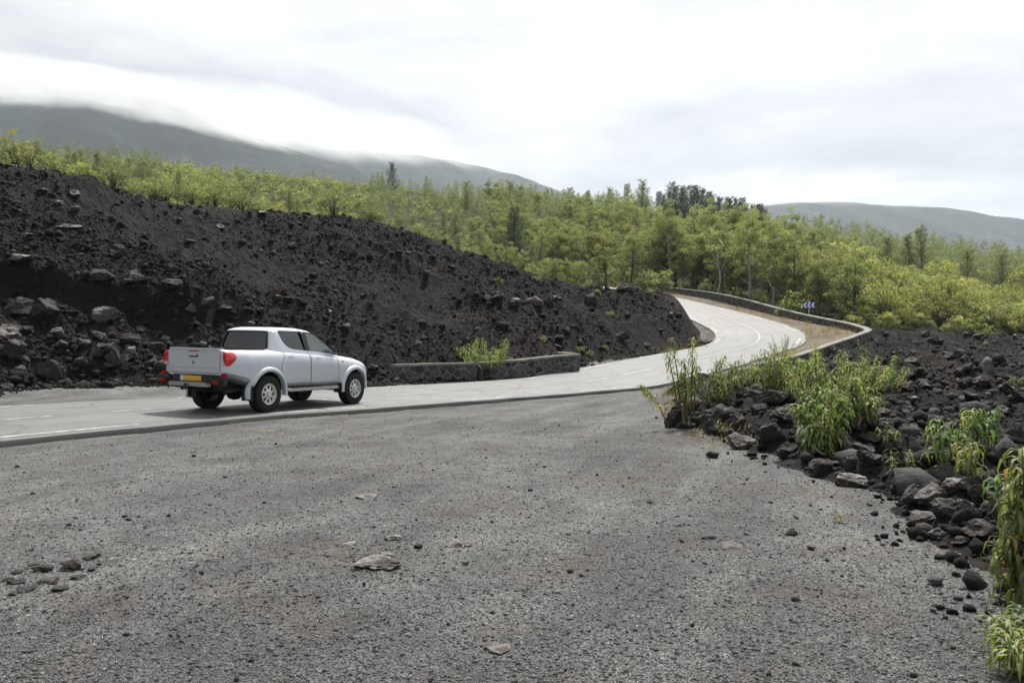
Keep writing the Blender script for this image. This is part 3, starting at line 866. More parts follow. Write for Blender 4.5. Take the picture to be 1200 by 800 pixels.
def build_rocks():
    make_rocks()
    # --- flat slabs lying in the gravel lot, by their place in the photo (px, py of the base, width in pixels)
    lot = [(437, 668, 72, 2, .19, 'rock_pale', 'broad pale flat slab half buried in the gravel, largest of the slabs there', 'slab'),
           (538, 641, 36, 5, .24, 'rock_pale', 'thin pale pointed slab lying in the gravel, right of the largest slab', 'slab'),
           (457, 634, 24, 1, .34, 'rock_pale', 'small grey rounded stone in the gravel just behind the largest flat slab', 'rock'),
           (408, 639, 26, 3, .18, 'rock_pale', 'pale worn stone flush with the gravel, behind the left end of the largest slab', 'slab'),
           (490, 643, 14, 4, .6, 'rubble', 'small dark angular stone in the gravel between the two pale slabs', 'rock'),
           (452, 651, 30, 6, .2, 'rock_pale', 'low grey stone touching the back of the largest flat slab', 'slab'),
           (430, 585, 32, 7, .16, 'rock_pale', 'thin pale sliver of stone lying alone in the middle of the gravel', 'slab'),
           (580, 765, 46, 8, .14, 'rock_pale', 'worn pale stone almost buried in the gravel nearest the camera', 'slab'),
           (735, 789, 18, 9, .4, 'rock_pale', 'small pale round stone in the gravel at the bottom of the photo', 'rock'),
           (836, 537, 18, 4, .75, 'rubble', 'single dark stone standing alone on the gravel in front of the rock bank', 'rock'),
           (928, 628, 19, 2, .5, 'rubble', 'dark reddish stone alone on open gravel beside a yellow weed', 'rock'),
           (812, 735, 9, 3, .7, 'rubble', 'little dark stone on gravel near the brown twig patch', 'rock'),
           (858, 643, 32, 5, .2, 'rock_pale', 'flat greyish stone sunk in the gravel in the middle of the lot', 'slab'),
           (829, 632, 22, 1, .25, 'rubble', 'low dark stone in the gravel left of a sunken grey one', 'rock')]
    crust = [(20, 672, 30), (48, 668, 34), (84, 664, 40), (104, 656, 26), (22, 684, 34), (58, 682, 40), (92, 678, 38), (34, 692, 40), (70, 690, 36), (8, 680, 24), (40, 662, 24), (108, 668, 24)]
    for i, (px, py, w) in enumerate(crust):
        x, y = ray_ground(px, py); s = w / F * y * .72
        rock(x, y, s, 'one of the low dark crusts of rock breaking through the gravel at the left', 'low dark rock crusts in the gravel', i, .34, .15 * i, (.10, .05), 'rubble', .30, cat='rock', wide=1.25)
    for px, py, w, k, fl, mt, lab, cat in lot:
        x, y = ray_ground(px, py)
        s = w / F * y
        rock(x, y + s * .3, s * 1.05, lab, None, k, fl, 0.2 * k, (0.05, -.03), mt, .22, cat=cat, name='flat_slab' if cat == 'slab' else 'lava_rock', wide=1.0)
    # --- the bank of boulders along the right of the lot (px centre, py of base, width, height in pixels)
    bank = [(789, 502, 24, 26, 'rubble', 'dark squarish block at the very left end of the rock bank'),
            (806, 503, 22, 12, 'rubble', 'small dark stone next to the leftmost block of the bank'),
            (846, 500, 50, 34, 'rubble', 'large dark ragged boulder under the leftmost tall plant of the bank'),
            (818, 500, 26, 18, 'rubble', 'dark stone wedged between the leftmost block and the large ragged boulder'),
            (868, 504, 26, 24, 'rubble', 'dark upright stone right of the large ragged boulder'),
            (872, 528, 38, 22, 'rock_pale', 'pale topped boulder sitting forward on the gravel in front of the bank'),
            (912, 522, 34, 26, 'rubble', 'rounded dark boulder right of the pale topped forward boulder'),
            (880, 466, 36, 26, 'rubble', 'brown black rock high on the bank between the two clumps of plants'),
            (905, 478, 40, 18, 'rock', 'flat grey rock on top of the bank below the roadside plants'),
            (926, 500, 40, 20, 'rock', 'grey slab-shaped rock in the middle of the bank'),
            (938, 520, 26, 12, 'rock', 'small grey rock in front of the main clump of plants'),
            (965, 557, 32, 26, 'rubble', 'dark cube-like boulder at the foot of the main clump of plants'),
            (985, 535, 46, 34, 'rubble', 'largest dark boulder behind the cube-like one, below the main plants'),
            (999, 556, 22, 24, 'rock', 'upright grey stone between two dark boulders at the foot of the bank'),
            (1022, 550, 30, 20, 'rubble', 'dark boulder with a reddish foot beside a flat forward rock'),
            (1009, 573, 40, 20, 'rock_pale', 'flat-topped pale rock sitting forward on the gravel, left of the pale boulder heap'),
            (1012, 520, 34, 18, 'rock', 'grey rock behind the largest dark boulder'),
            (1077, 577, 58, 30, 'rock_pale', 'big pale lichen-covered boulder sloping to the left at the top of the boulder heap'),
            (1105, 560, 34, 22, 'rock_pale', 'rounded pinkish pale boulder behind the heap, under the drooping plants'),
            (1074, 598, 32, 26, 'rock', 'dark boulder at the left edge of the boulder heap'),
            (1105, 593, 40, 30, 'rock', 'dark humped boulder in the middle of the boulder heap'),
            (1118, 612, 46, 32, 'rock', 'large grey boulder at the centre front of the boulder heap'),
            (1090, 615, 44, 20, 'rock', 'low flat grey boulder at the front left of the boulder heap'),
            (1112, 628, 40, 18, 'rock', 'low brownish boulder lowest at the front of the boulder heap'),
            (1156, 590, 36, 24, 'rock_pale', 'pale rounded boulder right of the centre of the heap'),
            (1143, 612, 30, 26, 'rock', 'reddish grey boulder right of the large grey one in the heap'),
            (1160, 633, 44, 24, 'rock', 'grey boulder at the right front of the heap, beside the big drooping plant'),
            (1175, 606, 26, 40, 'rock', 'tall grey boulder half hidden by the big drooping plant'),
            (1128, 578, 40, 18, 'rock_pale', 'pale flat boulder at the back of the boulder heap'),
            (1154, 566, 24, 14, 'rock', 'small grey stone at the back of the boulder heap near a dry twig'),
            (1060, 548, 22, 16, 'rock', 'small grey rock alone on the slope above the pale boulder'),
            (1038, 500, 26, 18, 'rock', 'grey rock on the slope right of the main clump of plants'),
            (1070, 545, 28, 22, 'rock', 'brown grey rock beside small yellow-green plants on the slope'),
            (1180, 712, 30, 20, 'rock', 'grey stone at the foot of the big drooping plant at the right edge'),
            (1192, 760, 34, 46, 'rubble', 'dark boulder at the bottom right corner behind drooping leaves'),
            (1183, 660, 30, 26, 'rock', 'grey stone behind the middle of the big drooping plant'),
            (1130, 640, 22, 10, 'rock', 'little grey stone lying before the front of the boulder heap')]
    for i, (px, py, w, h, mt, lab) in enumerate(bank):
        x, y = ray_ground(px, py)
        s = w / F * y * 1.24; hh = h / F * y * 1.5
        mt2 = None if mt == 'rock' else mt
        rock(x, y + s * .35, s, lab, None, i + 3, hh / s, 0.7 * i, (.12 * sin(i), .15 * cos(2 * i)), mt2, .34)
    rng = np.random.default_rng(21)
    # --- fill of the bank and the field: many alike
    n = 0
    while n < 120:
        px, py = rng.uniform(880, 1200), rng.uniform(392, 570)
        x, y = ray_ground(px, py)
        if y > 62 or y < 9.5: continue
        fd = poly_dist(FIELD, np.array([x]), np.array([y]))[0]
        if fd < .2: continue
        s = rng.uniform(.16, .42) * (1 + y * .022)
        rock(x, y, s, 'one of the many dark lava rocks strewn over the rough field right of the road', 'dark lava rocks over the right-hand field', int(rng.integers(10)), rng.uniform(.5, .9), mt='rubble' if rng.random() < .7 else None, sink=.3, rng=rng)
        n += 1
    # --- foot of the cutting on the left
    left = [(50, 447, 46, 36, 'rock', 'large angular grey boulder standing on the roadside gravel at the left'),
            (14, 432, 34, 32, 'rock', 'reddish dark boulder at the left edge of the photo beside the large angular one'),
            (18, 446, 30, 20, 'rock', 'small grey boulder in front of the reddish one at the left edge'),
            (4, 457, 26, 12, 'rubble', 'low dark rock on the verge at the very left edge'),
            (8, 400, 36, 30, 'rock_pale', 'pale-topped rock jutting from the cutting at the left edge'),
            (133, 451, 20, 14, 'rubble', 'single dark stone lying out on the gravel left of the pickup'),
            (92, 438, 28, 16, 'rock', 'flat dark rock between the large boulder and the rubble heap'),
            (130, 436, 30, 24, 'rock', 'grey boulder at the foot of the rubble heap left of the pickup'),
            (150, 424, 24, 20, 'rock_pale', 'white-topped broken boulder in the rubble heap left of the pickup'),
            (173, 432, 24, 24, 'rock', 'dark rounded boulder in the rubble heap beside the pickup tailgate'),
            (186, 438, 22, 18, 'rubble', 'dark boulder partly hidden behind the pickup tailgate'),
            (145, 408, 38, 24, 'rubble', 'dark ragged rock at the top of the rubble heap'),
            (108, 398, 30, 22, 'rock', 'dark grey rock on the slope above the rubble heap'),
            (84, 395, 46, 30, 'rubble', 'dark overhanging block of the broken lava ledge'),
            (112, 382, 50, 28, 'rock_pale', 'long slab with a bright white top on the broken lava ledge'),
            (44, 385, 60, 44, 'rock', 'massive smooth grey lava block at the left of the ledge'),
            (14, 372, 50, 34, 'rock', 'bluish grey lava block at the left edge, above the boulders'),
            (150, 352, 54, 24, 'rock', 'long grey block of the upper lava ledge'),
            (110, 347, 40, 18, 'rock', 'grey block at the left of the upper lava ledge'),
            (200, 360, 40, 18, 'rubble', 'dark block at the right end of the upper lava ledge'),
            (20, 328, 40, 12, 'rock_pale', 'pale flat stones on the slope near the left edge'),
            (182, 412, 30, 20, 'rock', 'grey rock above the pickup tailgate'),
            (240, 372, 30, 14, 'rubble', 'dark low block of ledge above the pickup cab'),
            (384, 366, 18, 8, 'rock_pale', 'small bright white-topped stone on the slope above the pickup mirror'),
            (582, 357, 34, 22, 'rubble', 'dark grey boulder at the left of the row on the middle slope'),
            (604, 362, 30, 14, 'rock_pale', 'pale flat rock in the row of boulders on the middle slope'),
            (628, 365, 36, 16, 'rock_pale', 'long pale rock at the middle of the row on the middle slope'),
            (645, 360, 20, 20, 'rock', 'dark upright boulder in the row on the middle slope'),
            (652, 352, 24, 10, 'rock_pale', 'pale topped rock at the right of the row on the middle slope'),
            (655, 404, 20, 14, 'rubble', 'dark boulder just behind the stone wall beside the road'),
            (692, 360, 26, 22, 'rubble', 'dark block right of the row of boulders on the middle slope'),
            (733, 341, 34, 20, 'rubble', 'dark boulder close to the crest near the bend of the road'),
            (683, 330, 24, 8, 'rock_pale', 'white flat stone on the crest right below the trees'),
            (545, 408, 14, 24, 'rock', 'grey upright stone behind the low wall beside the bush'),
            (728, 402, 26, 14, 'rock', 'grey stone low on the slope right of the wall end'),
            (306, 256, 22, 6, 'rock_pale', 'white patch of stone just under the crest of the dark slope'),
            (75, 271, 40, 8, 'rock_pale', 'pale worn outcrop high on the dark slope at the left')]
    for i, (px, py, w, h, mt, lab) in enumerate(left):
        x, y = ray_ground(px, py)
        s = w / F * y * .92; hh = h / F * y * 1.1
        rock(x, y + s * .3, s, lab, None, i * 3 + 1, hh / s, .9 * i, (.15 * sin(i * 2), .15 * cos(i)), 'rock_dark' if mt == 'rock' else mt, .30)
    n = 0
    while n < 90:
        px, py = rng.uniform(0, 820), rng.uniform(215, 440)
        x, y = ray_ground(px, py)
        if y > 66: continue
        lat, _ = road_coords(np.array([x]), np.array([y]))
        md, fd, vd = zones(np.array([x]), np.array([y]), lat)
        if md[0] < .3: continue
        s = rng.uniform(.3, .75)
        rock(x, y, s, 'one of the many dark lava blocks lodged in the black slope of the cutting', 'dark lava blocks on the cutting slope', int(rng.integers(10)), rng.uniform(.45, .85), mt='rubble' if rng.random() < .85 else 'rock_pale', sink=.34, rng=rng)
        n += 1


# ================================================================== PLANTS
def leaves_quads(C, D, L, W, rng, bend=0.0):
    """one rhombic leaf at each centre C along direction D"""
    n = len(C)
    r = rng.normal(size=(n, 3)); Bv = np.cross(D, r); Bv /= np.linalg.norm(Bv, axis=1)[:, None] + 1e-9
    L = np.broadcast_to(np.asarray(L, float), (n,))[:, None]; W = np.broadcast_to(np.asarray(W, float), (n,))[:, None]
    P = np.stack([C - D * L / 2, C + Bv * W / 2 + D * L * .05, C + D * L / 2, C - Bv * W / 2 + D * L * .05], 1)
    if bend: P[:, 2, 2] -= bend * L[:, 0]
    return P.reshape(-1, 3), np.arange(4 * n).reshape(n, 4)


def unit(v): return v / (np.linalg.norm(v, axis=-1, keepdims=True) + 1e-9)


def crown_mesh(name, rng, clumps, per, leaf, ratio, up=.25, m='leaf_tree', flat=.75, hang=0.0, shell=.75):
    """clumps: array (n,5): x y z radius tint"""
    Cs = []; Ds = []; Ts = []; Ls = []
    for x, y, z, r, t in clumps:
        k = max(6, int(per * (r ** 2)))
        d = unit(rng.normal(size=(k, 3)))
        rr = r * (shell + (1 - shell) * rng.random(k)) * rng.random(k) ** .22
        p = d * rr[:, None]; p[:, 2] *= flat
        Cs.append(p + (x, y, z))
        dd = unit(d * .7 + rng.normal(size=(k, 3)) * .75 + (0, 0, up)); dd[:, 2] -= hang; Ds.append(unit(dd))
        Ts.append(np.clip(t + rng.normal(0, .13, k) + .20 * p[:, 2] / r, 0, 1)); Ls.append(leaf * rng.uniform(.6, 1.3, k))  # tint rises inside each clump, colouring its top as lit
    C, D, T, L = np.concatenate(Cs), np.concatenate(Ds), np.concatenate(Ts), np.concatenate(Ls)
    V, Q = leaves_quads(C, D, L, L * ratio, rng)
    return V, Q, np.repeat(T, 4)


def tree_parts(seed, h, spread, low, nl, kind):
    """tapered trunk with limbs and a crown of leaf clumps"""
    rng = np.random.default_rng(seed)
    mb = MB(); ends = []
    lean = rng.normal(0, .05, 2)
    pts = []
    for i in range(8):
        t = i / 7
        pts.append((lean[0] * h * t + .10 * sin(3 * t + seed), lean[1] * h * t + .10 * sin(2.3 * t + seed * 2), h * .86 * t - .3 * (i == 0)))
    r0 = .016 * h + .03
    mb.tube(pts, [r0 * (1 - .80 * i / 7) * (1.35 if i == 0 else 1) for i in range(8)], 7)
    for k in range(nl):
        t = low + (1 - low) * (k + rng.random() * .8) / nl * .95
        b = Vector(pts[0]).lerp(Vector(pts[-1]), t); bi = min(6, int(t * 7)); b = Vector(pts[bi]).lerp(Vector(pts[bi + 1]), t * 7 - bi)
        a = k * 2.4 + rng.random(); l = spread * (.55 + .6 * rng.random()) * (1.15 - .55 * t)
        up = .35 + .5 * rng.random()
        m1 = b + Vector((cos(a), sin(a), up * .8)) * l * .5; e = b + Vector((cos(a), sin(a), up * 1.15)) * l
        mb.tube([b, m1, e], [r0 * .36 * (1.1 - t), r0 * .24 * (1.1 - t), .012], 5)
        ends += [(e, l), (m1.lerp(e, .45) + Vector(rng.normal(0, .15, 3)) * l, l * .8)]
    ends.append((Vector(pts[-1]), spread * .8)); ends.append((Vector(pts[-1]) + Vector((0, 0, h * .08)), spread * .6))
    cl = []
    for e, l in ends:
        for q in range(2):
            o = rng.normal(0, .28, 3) * l
            z = e.z + o[2] * .8
            cl.append((e.x + o[0], e.y + o[1], z, rng.uniform(.30, .58) * spread * .58, np.clip(.12 + .62 * (z / h) ** 1.3 + rng.normal(0, .13), 0, 1)))  # tint climbs with height: base shade and lit top put into leaf colour
    return mb, np.array(cl)


def filao_parts(seed, h, dense=1.0, width=.2):
    """feathery she-oak: central leader, thin ascending branches, bundles of long needles"""
    rng = np.random.default_rng(seed)
    mb = MB()
    top = (rng.normal(0, .03) * h, rng.normal(0, .03) * h, h * .97)
    mb.tube([(0, 0, -.3), (top[0] * .4, top[1] * .4, h * .45), top], [.014 * h + .03, .009 * h, .008], 6)
    C = []; D = []; L = []; T = []
    nb = int(46 * dense)
    for k in range(nb):
        t = .14 + .84 * (k + rng.random()) / nb
        a = k * 2.39996 + rng.normal(0, .3)
        l = h * width * (1.15 - t) ** .75 * rng.uniform(.6, 1.25)
        b = np.array([top[0] * t, top[1] * t, h * t * .97])
        upw = rng.uniform(.35, 1.0)
        e = b + np.array([cos(a) * l, sin(a) * l, upw * l])
        if k % 2 == 0: mb.tube([b, (b + e) / 2 + (0, 0, -.02 * l), e], [.02, .012, .005], 4)
        n = int(34 * (.4 + l / (h * width)))
        s = rng.random(n) ** .7
        p = b + (e - b) * s[:, None] + rng.normal(0, .10 * l + .04, (n, 3))
        d = unit((e - b) / l * .8 + rng.normal(0, .55, (n, 3)) + (0, 0, .25))
        C.append(p); D.append(d); L.append(rng.uniform(.35, .8, n) * (h / 9)); T.append(np.clip(.25 + .55 * t + rng.normal(0, .15, n), 0, 1))  # needles coloured darker low down for shade, paler towards the lit tip
    C, D, L, T = map(np.concatenate, (C, D, L, T))
    V, Q = leaves_quads(C, D, L, np.full(len(C), .05 * h / 9 + .012), rng)
    return mb, V, Q, np.repeat(T, 4)


def shrub_parts(seed, h, w, leaf=.2, n=26, m='leaf_shrub', per=260):
    rng = np.random.default_rng(seed)
    cl = []; mb = MB()
    for k in range(n):
        a = k * 2.4 + rng.random(); r = w * .5 * math.sqrt((k + .5) / n)
        z = h * (.92 - .55 * (r / (w * .5)) ** 2) * rng.uniform(.55, 1.05)
        p = (r * cos(a), r * sin(a), z)
        cl.append((*p, rng.uniform(.26, .46) * (w / 3) ** .5, np.clip(.30 + .38 * z / h + rng.normal(0, .16), 0, 1)))  # clump colour lightens upward, standing in for light on the top
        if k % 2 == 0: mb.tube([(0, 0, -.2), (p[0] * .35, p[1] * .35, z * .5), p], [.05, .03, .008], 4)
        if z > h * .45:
            cl.append((p[0] * 1.02, p[1] * 1.02, z * .5, rng.uniform(.26, .42) * (w / 3) ** .5, np.clip(.12 + rng.normal(0, .1), 0, 1)))  # lower clumps coloured dark for the shade under the outer leaves
    V, Q, T = crown_mesh('s', rng, np.array(cl), per, leaf, .5)
    return mb, V, Q, T


PROTO = {}


def both(mb, V, Q, T, bark, leaf, name):
    """stems and leaves in one mesh, for plants too small in the picture to show parts"""
    sv = np.array([tuple(p) for p in mb.v]); sf = [f for f in mb.f if len(f) == 4]
    allv = np.vstack([V, sv]) if len(sv) else V
    allq = np.vstack([Q, np.array(sf) + len(V)]) if len(sf) else Q
    mi = np.concatenate([np.zeros(len(Q), int), np.ones(len(sf), int)])
    t = np.concatenate([T, np.full(len(sv), .3)])
    return mesh_np(name, allv, allq, [M[leaf], M[bark]], False, {'tint': t}, mi), (allv, allq, t, mi)


def protos():
    for i in range(6):                               # slender broadleaf trees
        h = [7.0, 8.2, 6.2, 7.6, 9.0, 6.8][i]
        rng = np.random.default_rng(900 + i)
        mb, cl = tree_parts(500 + i, h, [1.9, 2.1, 1.8, 2.3, 2.0, 2.4][i], [.14, .18, .10, .22, .14, .12][i], 16, 0)
        V, Q, T = crown_mesh('crown', rng, cl, 270, .175, .56, hang=.15)
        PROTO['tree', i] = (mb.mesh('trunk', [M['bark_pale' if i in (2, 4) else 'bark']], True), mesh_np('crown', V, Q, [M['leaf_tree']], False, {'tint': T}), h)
    for i in range(4):
        h = [9, 8, 10, 8.5][i]
        mb, V, Q, T = filao_parts(700 + i, h, [1.45, 1.55, 1.3, 1.6][i], [.23, .27, .20, .30][i])
        PROTO['filao', i] = (mb.mesh('trunk', [M['bark']], True), mesh_np('crown', V, Q, [M['leaf_filao']], False, {'tint': T}), h)
        PROTO['dark', i] = (PROTO['filao', i][0], mesh_np('crown', V, Q, [M['leaf_dark']], False, {'tint': T}), h)
    for i in range(5):
        h, w = [(3.0, 3.2), (2.5, 3.0), (3.6, 3.0), (2.2, 2.6), (4.2, 3.4)][i]
        mb, V, Q, T = shrub_parts(800 + i, h, w, .16, [26, 24, 30, 20, 34][i])
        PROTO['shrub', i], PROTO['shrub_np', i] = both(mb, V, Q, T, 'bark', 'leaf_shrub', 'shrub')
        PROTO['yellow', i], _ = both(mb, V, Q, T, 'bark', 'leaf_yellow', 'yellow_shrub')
        PROTO['shrub_h', i] = h


def hill_region(x, y, pad=.6):
    lat, _ = road_coords(x, y)
    md, fd, vd = zones(x, y, lat)
    return (md < -pad) & (fd < -pad) & (vd < -.4) & (np.abs(lat) > HALF + 1.5)


def plant_tree(kind, i, x, y, s, rz, rng, label, cat, group, name):
    z = ground_z(x, y)
    tr, cr, h = PROTO[kind, i]
    e = empty(name, (x, y, z), (rng.normal(0, .03), rng.normal(0, .03), rz), 1)
    sx = s * rng.uniform(.9, 1.12)
    e.scale = (sx, sx, s)
    tag(e, label, cat, group)
    link('trunk', tr, e); link('crown', cr, e)
    return e


def build_forest():
    rng = np.random.default_rng(5)
    protos()
    # ---- candidate places: jittered grid over the vegetated land
    pts = []
    for y0, y1, sp in ((38, 75, 2.0), (75, 110, 2.5), (110, 160, 3.4), (160, 262, 4.8)):
        ys = np.arange(y0, y1, sp)
        for yy in ys:
            xs = np.arange(-.80 * yy - 6, .74 * yy + 6, sp)
            pts.append(np.stack([xs + rng.uniform(-.45, .45, len(xs)) * sp, yy + rng.uniform(-.45, .45, len(xs)) * sp], 1))
    P = np.concatenate(pts)
    x, y = P[:, 0], P[:, 1]
    k = hill_region(x, y); x, y = x[k], y[k]
    # only the side of the road away from the lot
    lat, idx = road_coords(x, y)
    k = ((lat < -HALF) & (y > 50)) | (lat > 6); x, y = x[k], y[k]
    z = height(x, y)
    px, py = pixel(x, y, z)
    cast = []
    for a in range(len(x)):
        X, Y, PX = x[a], y[a], px[a]
        n1 = vnoise(np.array([X * .06]), np.array([Y * .06]), seed=91)[0]; n2 = vnoise(np.array([X * .25]), np.array([Y * .25]), seed=93)[0]
        u = rng.random()
        s = rng.uniform(.75, 1.15)
        edge_wall = WALL_D(X, Y)
        if X > 22 and Y < 118 and PX > 935:             # low yellow-green scrub behind the lava field
            front = poly_dist(FIELD, np.array([X]), np.array([Y]))[0]
            kind = 'yellow' if u < .86 else 'shrub'
            s *= .62 + .55 * min(1, max(0, (-front - .5) / 8)) + .25 * (PX < 1040) * (Y > 62)
            if front > -3 and u < .25: kind = 'yellow'; s *= .7
            if PX < 1010 and Y < 85 and u < .30: kind = 'tree'; s = rng.uniform(.6, .85)
        elif PX > 935:                                    # feathery trees up the right-hand slope
            kind = 'filao' if u < .62 else ('yellow' if u < .74 else 'tree'); s *= .76 + .25 * n1
            if kind == 'yellow': s *= 1.5
        elif PX > 560:                                    # the wood behind the bend
            if Y < 118: kind = 'tree' if u < .80 else ('filao' if u < .83 else 'shrub'); s *= .66 + .48 * n1 + .12 * rng.random()
            else: kind = 'filao' if u < .36 else 'tree'; s *= .70 + .30 * n1
            if kind == 'shrub': s *= .9
            if 762 < PX < 908 and Y > 150: s *= .78
            if PX < 770 and Y < 118: s *= .86
            s *= .84 if 540 < PX < 700 else .90
            if Y < 84 and 700 <= PX < 790 and kind != 'shrub': s *= .66
            if Y < 92 and PX < 700: s *= .42 + .35 * (Y - 60) / 32 * (PX > 540)
            if edge_wall < 2.2: kind = 'shrub'; s = rng.uniform(.30, .55)
        else:                                             # scrub above the cutting
            kind = 'shrub' if u < .70 else ('yellow' if u < .88 else ('tree' if u < .93 else 'filao'))
            s *= (.72 + .4 * n2) * (.48 + .52 * min(1, max(0, (Y - 46) / 34)))
            if kind == 'tree': s *= .42
            if kind == 'filao': s *= .40
            if PX < 190 and Y > 66: kind = 'filao' if u < .65 else 'shrub'; s = rng.uniform(.34, .5) if kind == 'filao' else s
            if PX > 430 and Y > 110 and u > .55: kind = 'filao'; s = rng.uniform(.42, .62)
        cast.append((kind, X, Y, s, rng.uniform(0, 6.28), int(rng.integers(64)), abs(PX - 600) < 665))
    # keep thinning: tall trees need room
    kept = []; grid = {}
    order = sorted(range(len(cast)), key=lambda q: cast[q][2])
    for q in order:
        kd, X, Y, s = cast[q][:4]
        need = {'tree': 1.45, 'filao': 1.5, 'shrub': 1.3, 'yellow': 1.25, 'dark': 2}[kd] * (1 if Y < 110 else 1.35)
        gx, gy = int(X // 3), int(Y // 3)
        if any((X - a) ** 2 + (Y - b) ** 2 < need * need for i in (-1, 0, 1) for j in (-1, 0, 1) for a, b in grid.get((gx + i, gy + j), ())): continue
        if 900 < pixel(X, Y, 0)[0] < 992 and 55 < Y < 66.8: continue        # the arrow sign stands clear
        grid.setdefault((gx, gy), []).append((X, Y)); kept.append(cast[q])
    LAB = {'tree': ('one of the crowded slender light green trees behind the parapet wall at the bend', 'tree', 'slender trees crowding behind the bend', 'broadleaf_tree'),
           'filao': ('one of the feathery grey-green trees mixed into the wooded slope', 'tree', 'feathery trees on the slope', 'feathery_tree'),
           'shrub': ('one of the rounded leafy green shrubs massed along the top of the black slope', 'shrub', 'green shrubs above the black slope', 'leafy_shrub'),
           'yellow': ('one of the yellow-green sunlit shrubs crowding the wild slope', 'shrub', 'yellow-green shrubs', 'yellow_shrub')}
    count = {'tree': 0, 'filao': 0, 'shrub': 0, 'yellow': 0}
    LIM = {'tree': 285, 'filao': 150, 'shrub': 280, 'yellow': 280}
    rest = []
    for c in kept:
        kd, X, Y, s, rz, i, vis = c
        if count[kd] >= LIM[kd] or not vis: rest.append(c); continue
        count[kd] += 1
        lab, cat, grp, nm = LAB[kd]
        if kd in ('tree', 'filao'):
            plant_tree(kd, i % (6 if kd == 'tree' else 4), X, Y, s, rz, rng, lab, cat, grp, nm)
        else:
            o = link(nm, PROTO[kd, i % 5], None, (X, Y, ground_z(X, Y)), (0, 0, rz), (s * rng.uniform(.9, 1.2), s * rng.uniform(.9, 1.2), s))
            tag(o, lab, cat, grp)
    # ---- the far wood, one mass per kind of foliage
    bases = {}
    for i in range(3):
        r2 = np.random.default_rng(40 + i)
        mb, cl = tree_parts(530 + i, 7.5, 1.9, .3, 7, 0)
        V, Q, T = crown_mesh('c', r2, cl, 42, .40, .5)
        bases['tree', i] = (V, Q, T)
        mb, V, Q, T = filao_parts(740 + i, 9, .62, .22)
        V0 = V; bases['filao', i] = (V0, Q, T)
        mb, V, Q, T = shrub_parts(840 + i, 3.0, 3.2, .30, 18, per=70)
        bases['shrub', i] = (V, Q, T); bases['yellow', i] = (V, Q, T)
    for kd, mt in (('tree', 'leaf_tree'), ('filao', 'leaf_filao'), ('shrub', 'leaf_shrub'), ('yellow', 'leaf_yellow')):
        Vs = []; Qs = []; Ts = []; nv = 0
        sel = [c for c in rest if c[0] == kd]
        if not sel: continue
        zz = height(np.array([c[1] for c in sel]), np.array([c[2] for c in sel]))
        for c, z0 in zip(sel, zz):
            V, Q, T = bases[kd, c[5] % 3]
            s = c[3]; ca, sa = cos(c[4]), sin(c[4])
            W = np.stack([(V[:, 0] * ca - V[:, 1] * sa) * s + c[1], (V[:, 0] * sa + V[:, 1] * ca) * s + c[2], V[:, 2] * s + z0], 1)
            Vs.append(W); Qs.append(Q + nv); Ts.append(np.clip(T + rng.normal(0, .10), 0, 1)); nv += len(V)
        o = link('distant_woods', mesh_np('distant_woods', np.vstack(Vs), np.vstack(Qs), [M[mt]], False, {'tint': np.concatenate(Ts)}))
        tag(o, kind='stuff')
    print('FOREST', count, len(rest))
    # ---- landmark trees
    def landmark(kind, i, px, ytop, Y, label, name, grow=1.0):
        X = (px - 600) / F * Y
        z0 = ground_z(X, Y); h = EYE + (400 - ytop) / F * Y - z0
        e = plant_tree(kind, i, X, Y, h / PROTO[kind, i][2], i * 1.3, rng, label, 'tree', None, name)
        e.scale = (e.scale[0] * grow, e.scale[0] * grow, e.scale[2])
        return e
    landmark('dark', 1, 459, 190, 172, 'lone dark tree standing above the scrub against the misty ridge', 'lone_tree', .8)
    for k in range(26):
        px = 772 + 4.9 * k; yt = np.interp(px, [772, 785, 815, 850, 896], [226, 216, 220, 228, 240]) + rng.uniform(-4, 6)
        e = landmark('dark', k % 4, px, yt, 196 + 5 * (k % 4), 'one of the dark pointed trees on the skyline left of the far blue hill', 'dark_tree', .85)
        e['group'] = 'dark pointed trees on the skyline'
    for k, (px, yt) in enumerate([(735, 214), (752, 210), (712, 219), (668, 219), (690, 222), (640, 221), (612, 219)]):
        e = landmark('filao', k % 4, px, yt, 190 + 6 * (k % 3), 'one of the tall thin feathery trees breaking the skyline at the middle of the wood', 'feathery_tree', .9)
        e['group'] = 'tall feathery trees on the skyline'
    landmark('filao', 3, 548, 212, 150, 'round feathery bush-like tree standing out on the yellow slope', 'feathery_tree', 1.1)
    landmark('filao', 1, 595, 212, 165, 'broad feathery tree right of the misty ridge end', 'feathery_tree', 1.5)
    landmark('tree', 4, 878, 250, 79, 'tall dark-stemmed tree standing higher than the rest behind the bend', 'broadleaf_tree', .9)
    landmark('tree', 1, 930, 272, 72, 'tall full tree behind the parapet, left of the blue arrow sign', 'broadleaf_tree', 1.0)
    landmark('dark', 0, 601, 240, 76, 'narrow dark green column-shaped tree at the end of the black crest', 'dark_tree', .8)
    # the bare pale trunk by the wall
    x, y = (842 - 600) / F * 80.5, 80.5
    mb = MB(); mb.tube([(-.1, 0, -.3), (-.05, 0, .8), (.18, 0, 1.6), (.15, .05, 2.4), (-.05, .1, 3.4), (.0, .2, 4.4)], [.10, .085, .075, .065, .05, .03], 7)
    mb.tube([(.15, .05, 2.4), (.5, .1, 3.1), (.75, .1, 4.0)], [.04, .03, .015], 5); mb.tube([(-.05, .1, 3.4), (-.5, 0, 4.1), (-.7, 0, 4.7)], [.035, .025, .012], 5)
    e = empty('bare_tree', (x, y, ground_z(x, y))); tag(e, 'slender pale bent trunk rising just behind the parapet wall', 'tree')
    mb.build('trunk', M['bark_pale'], e, True)
    r2 = np.random.default_rng(61)
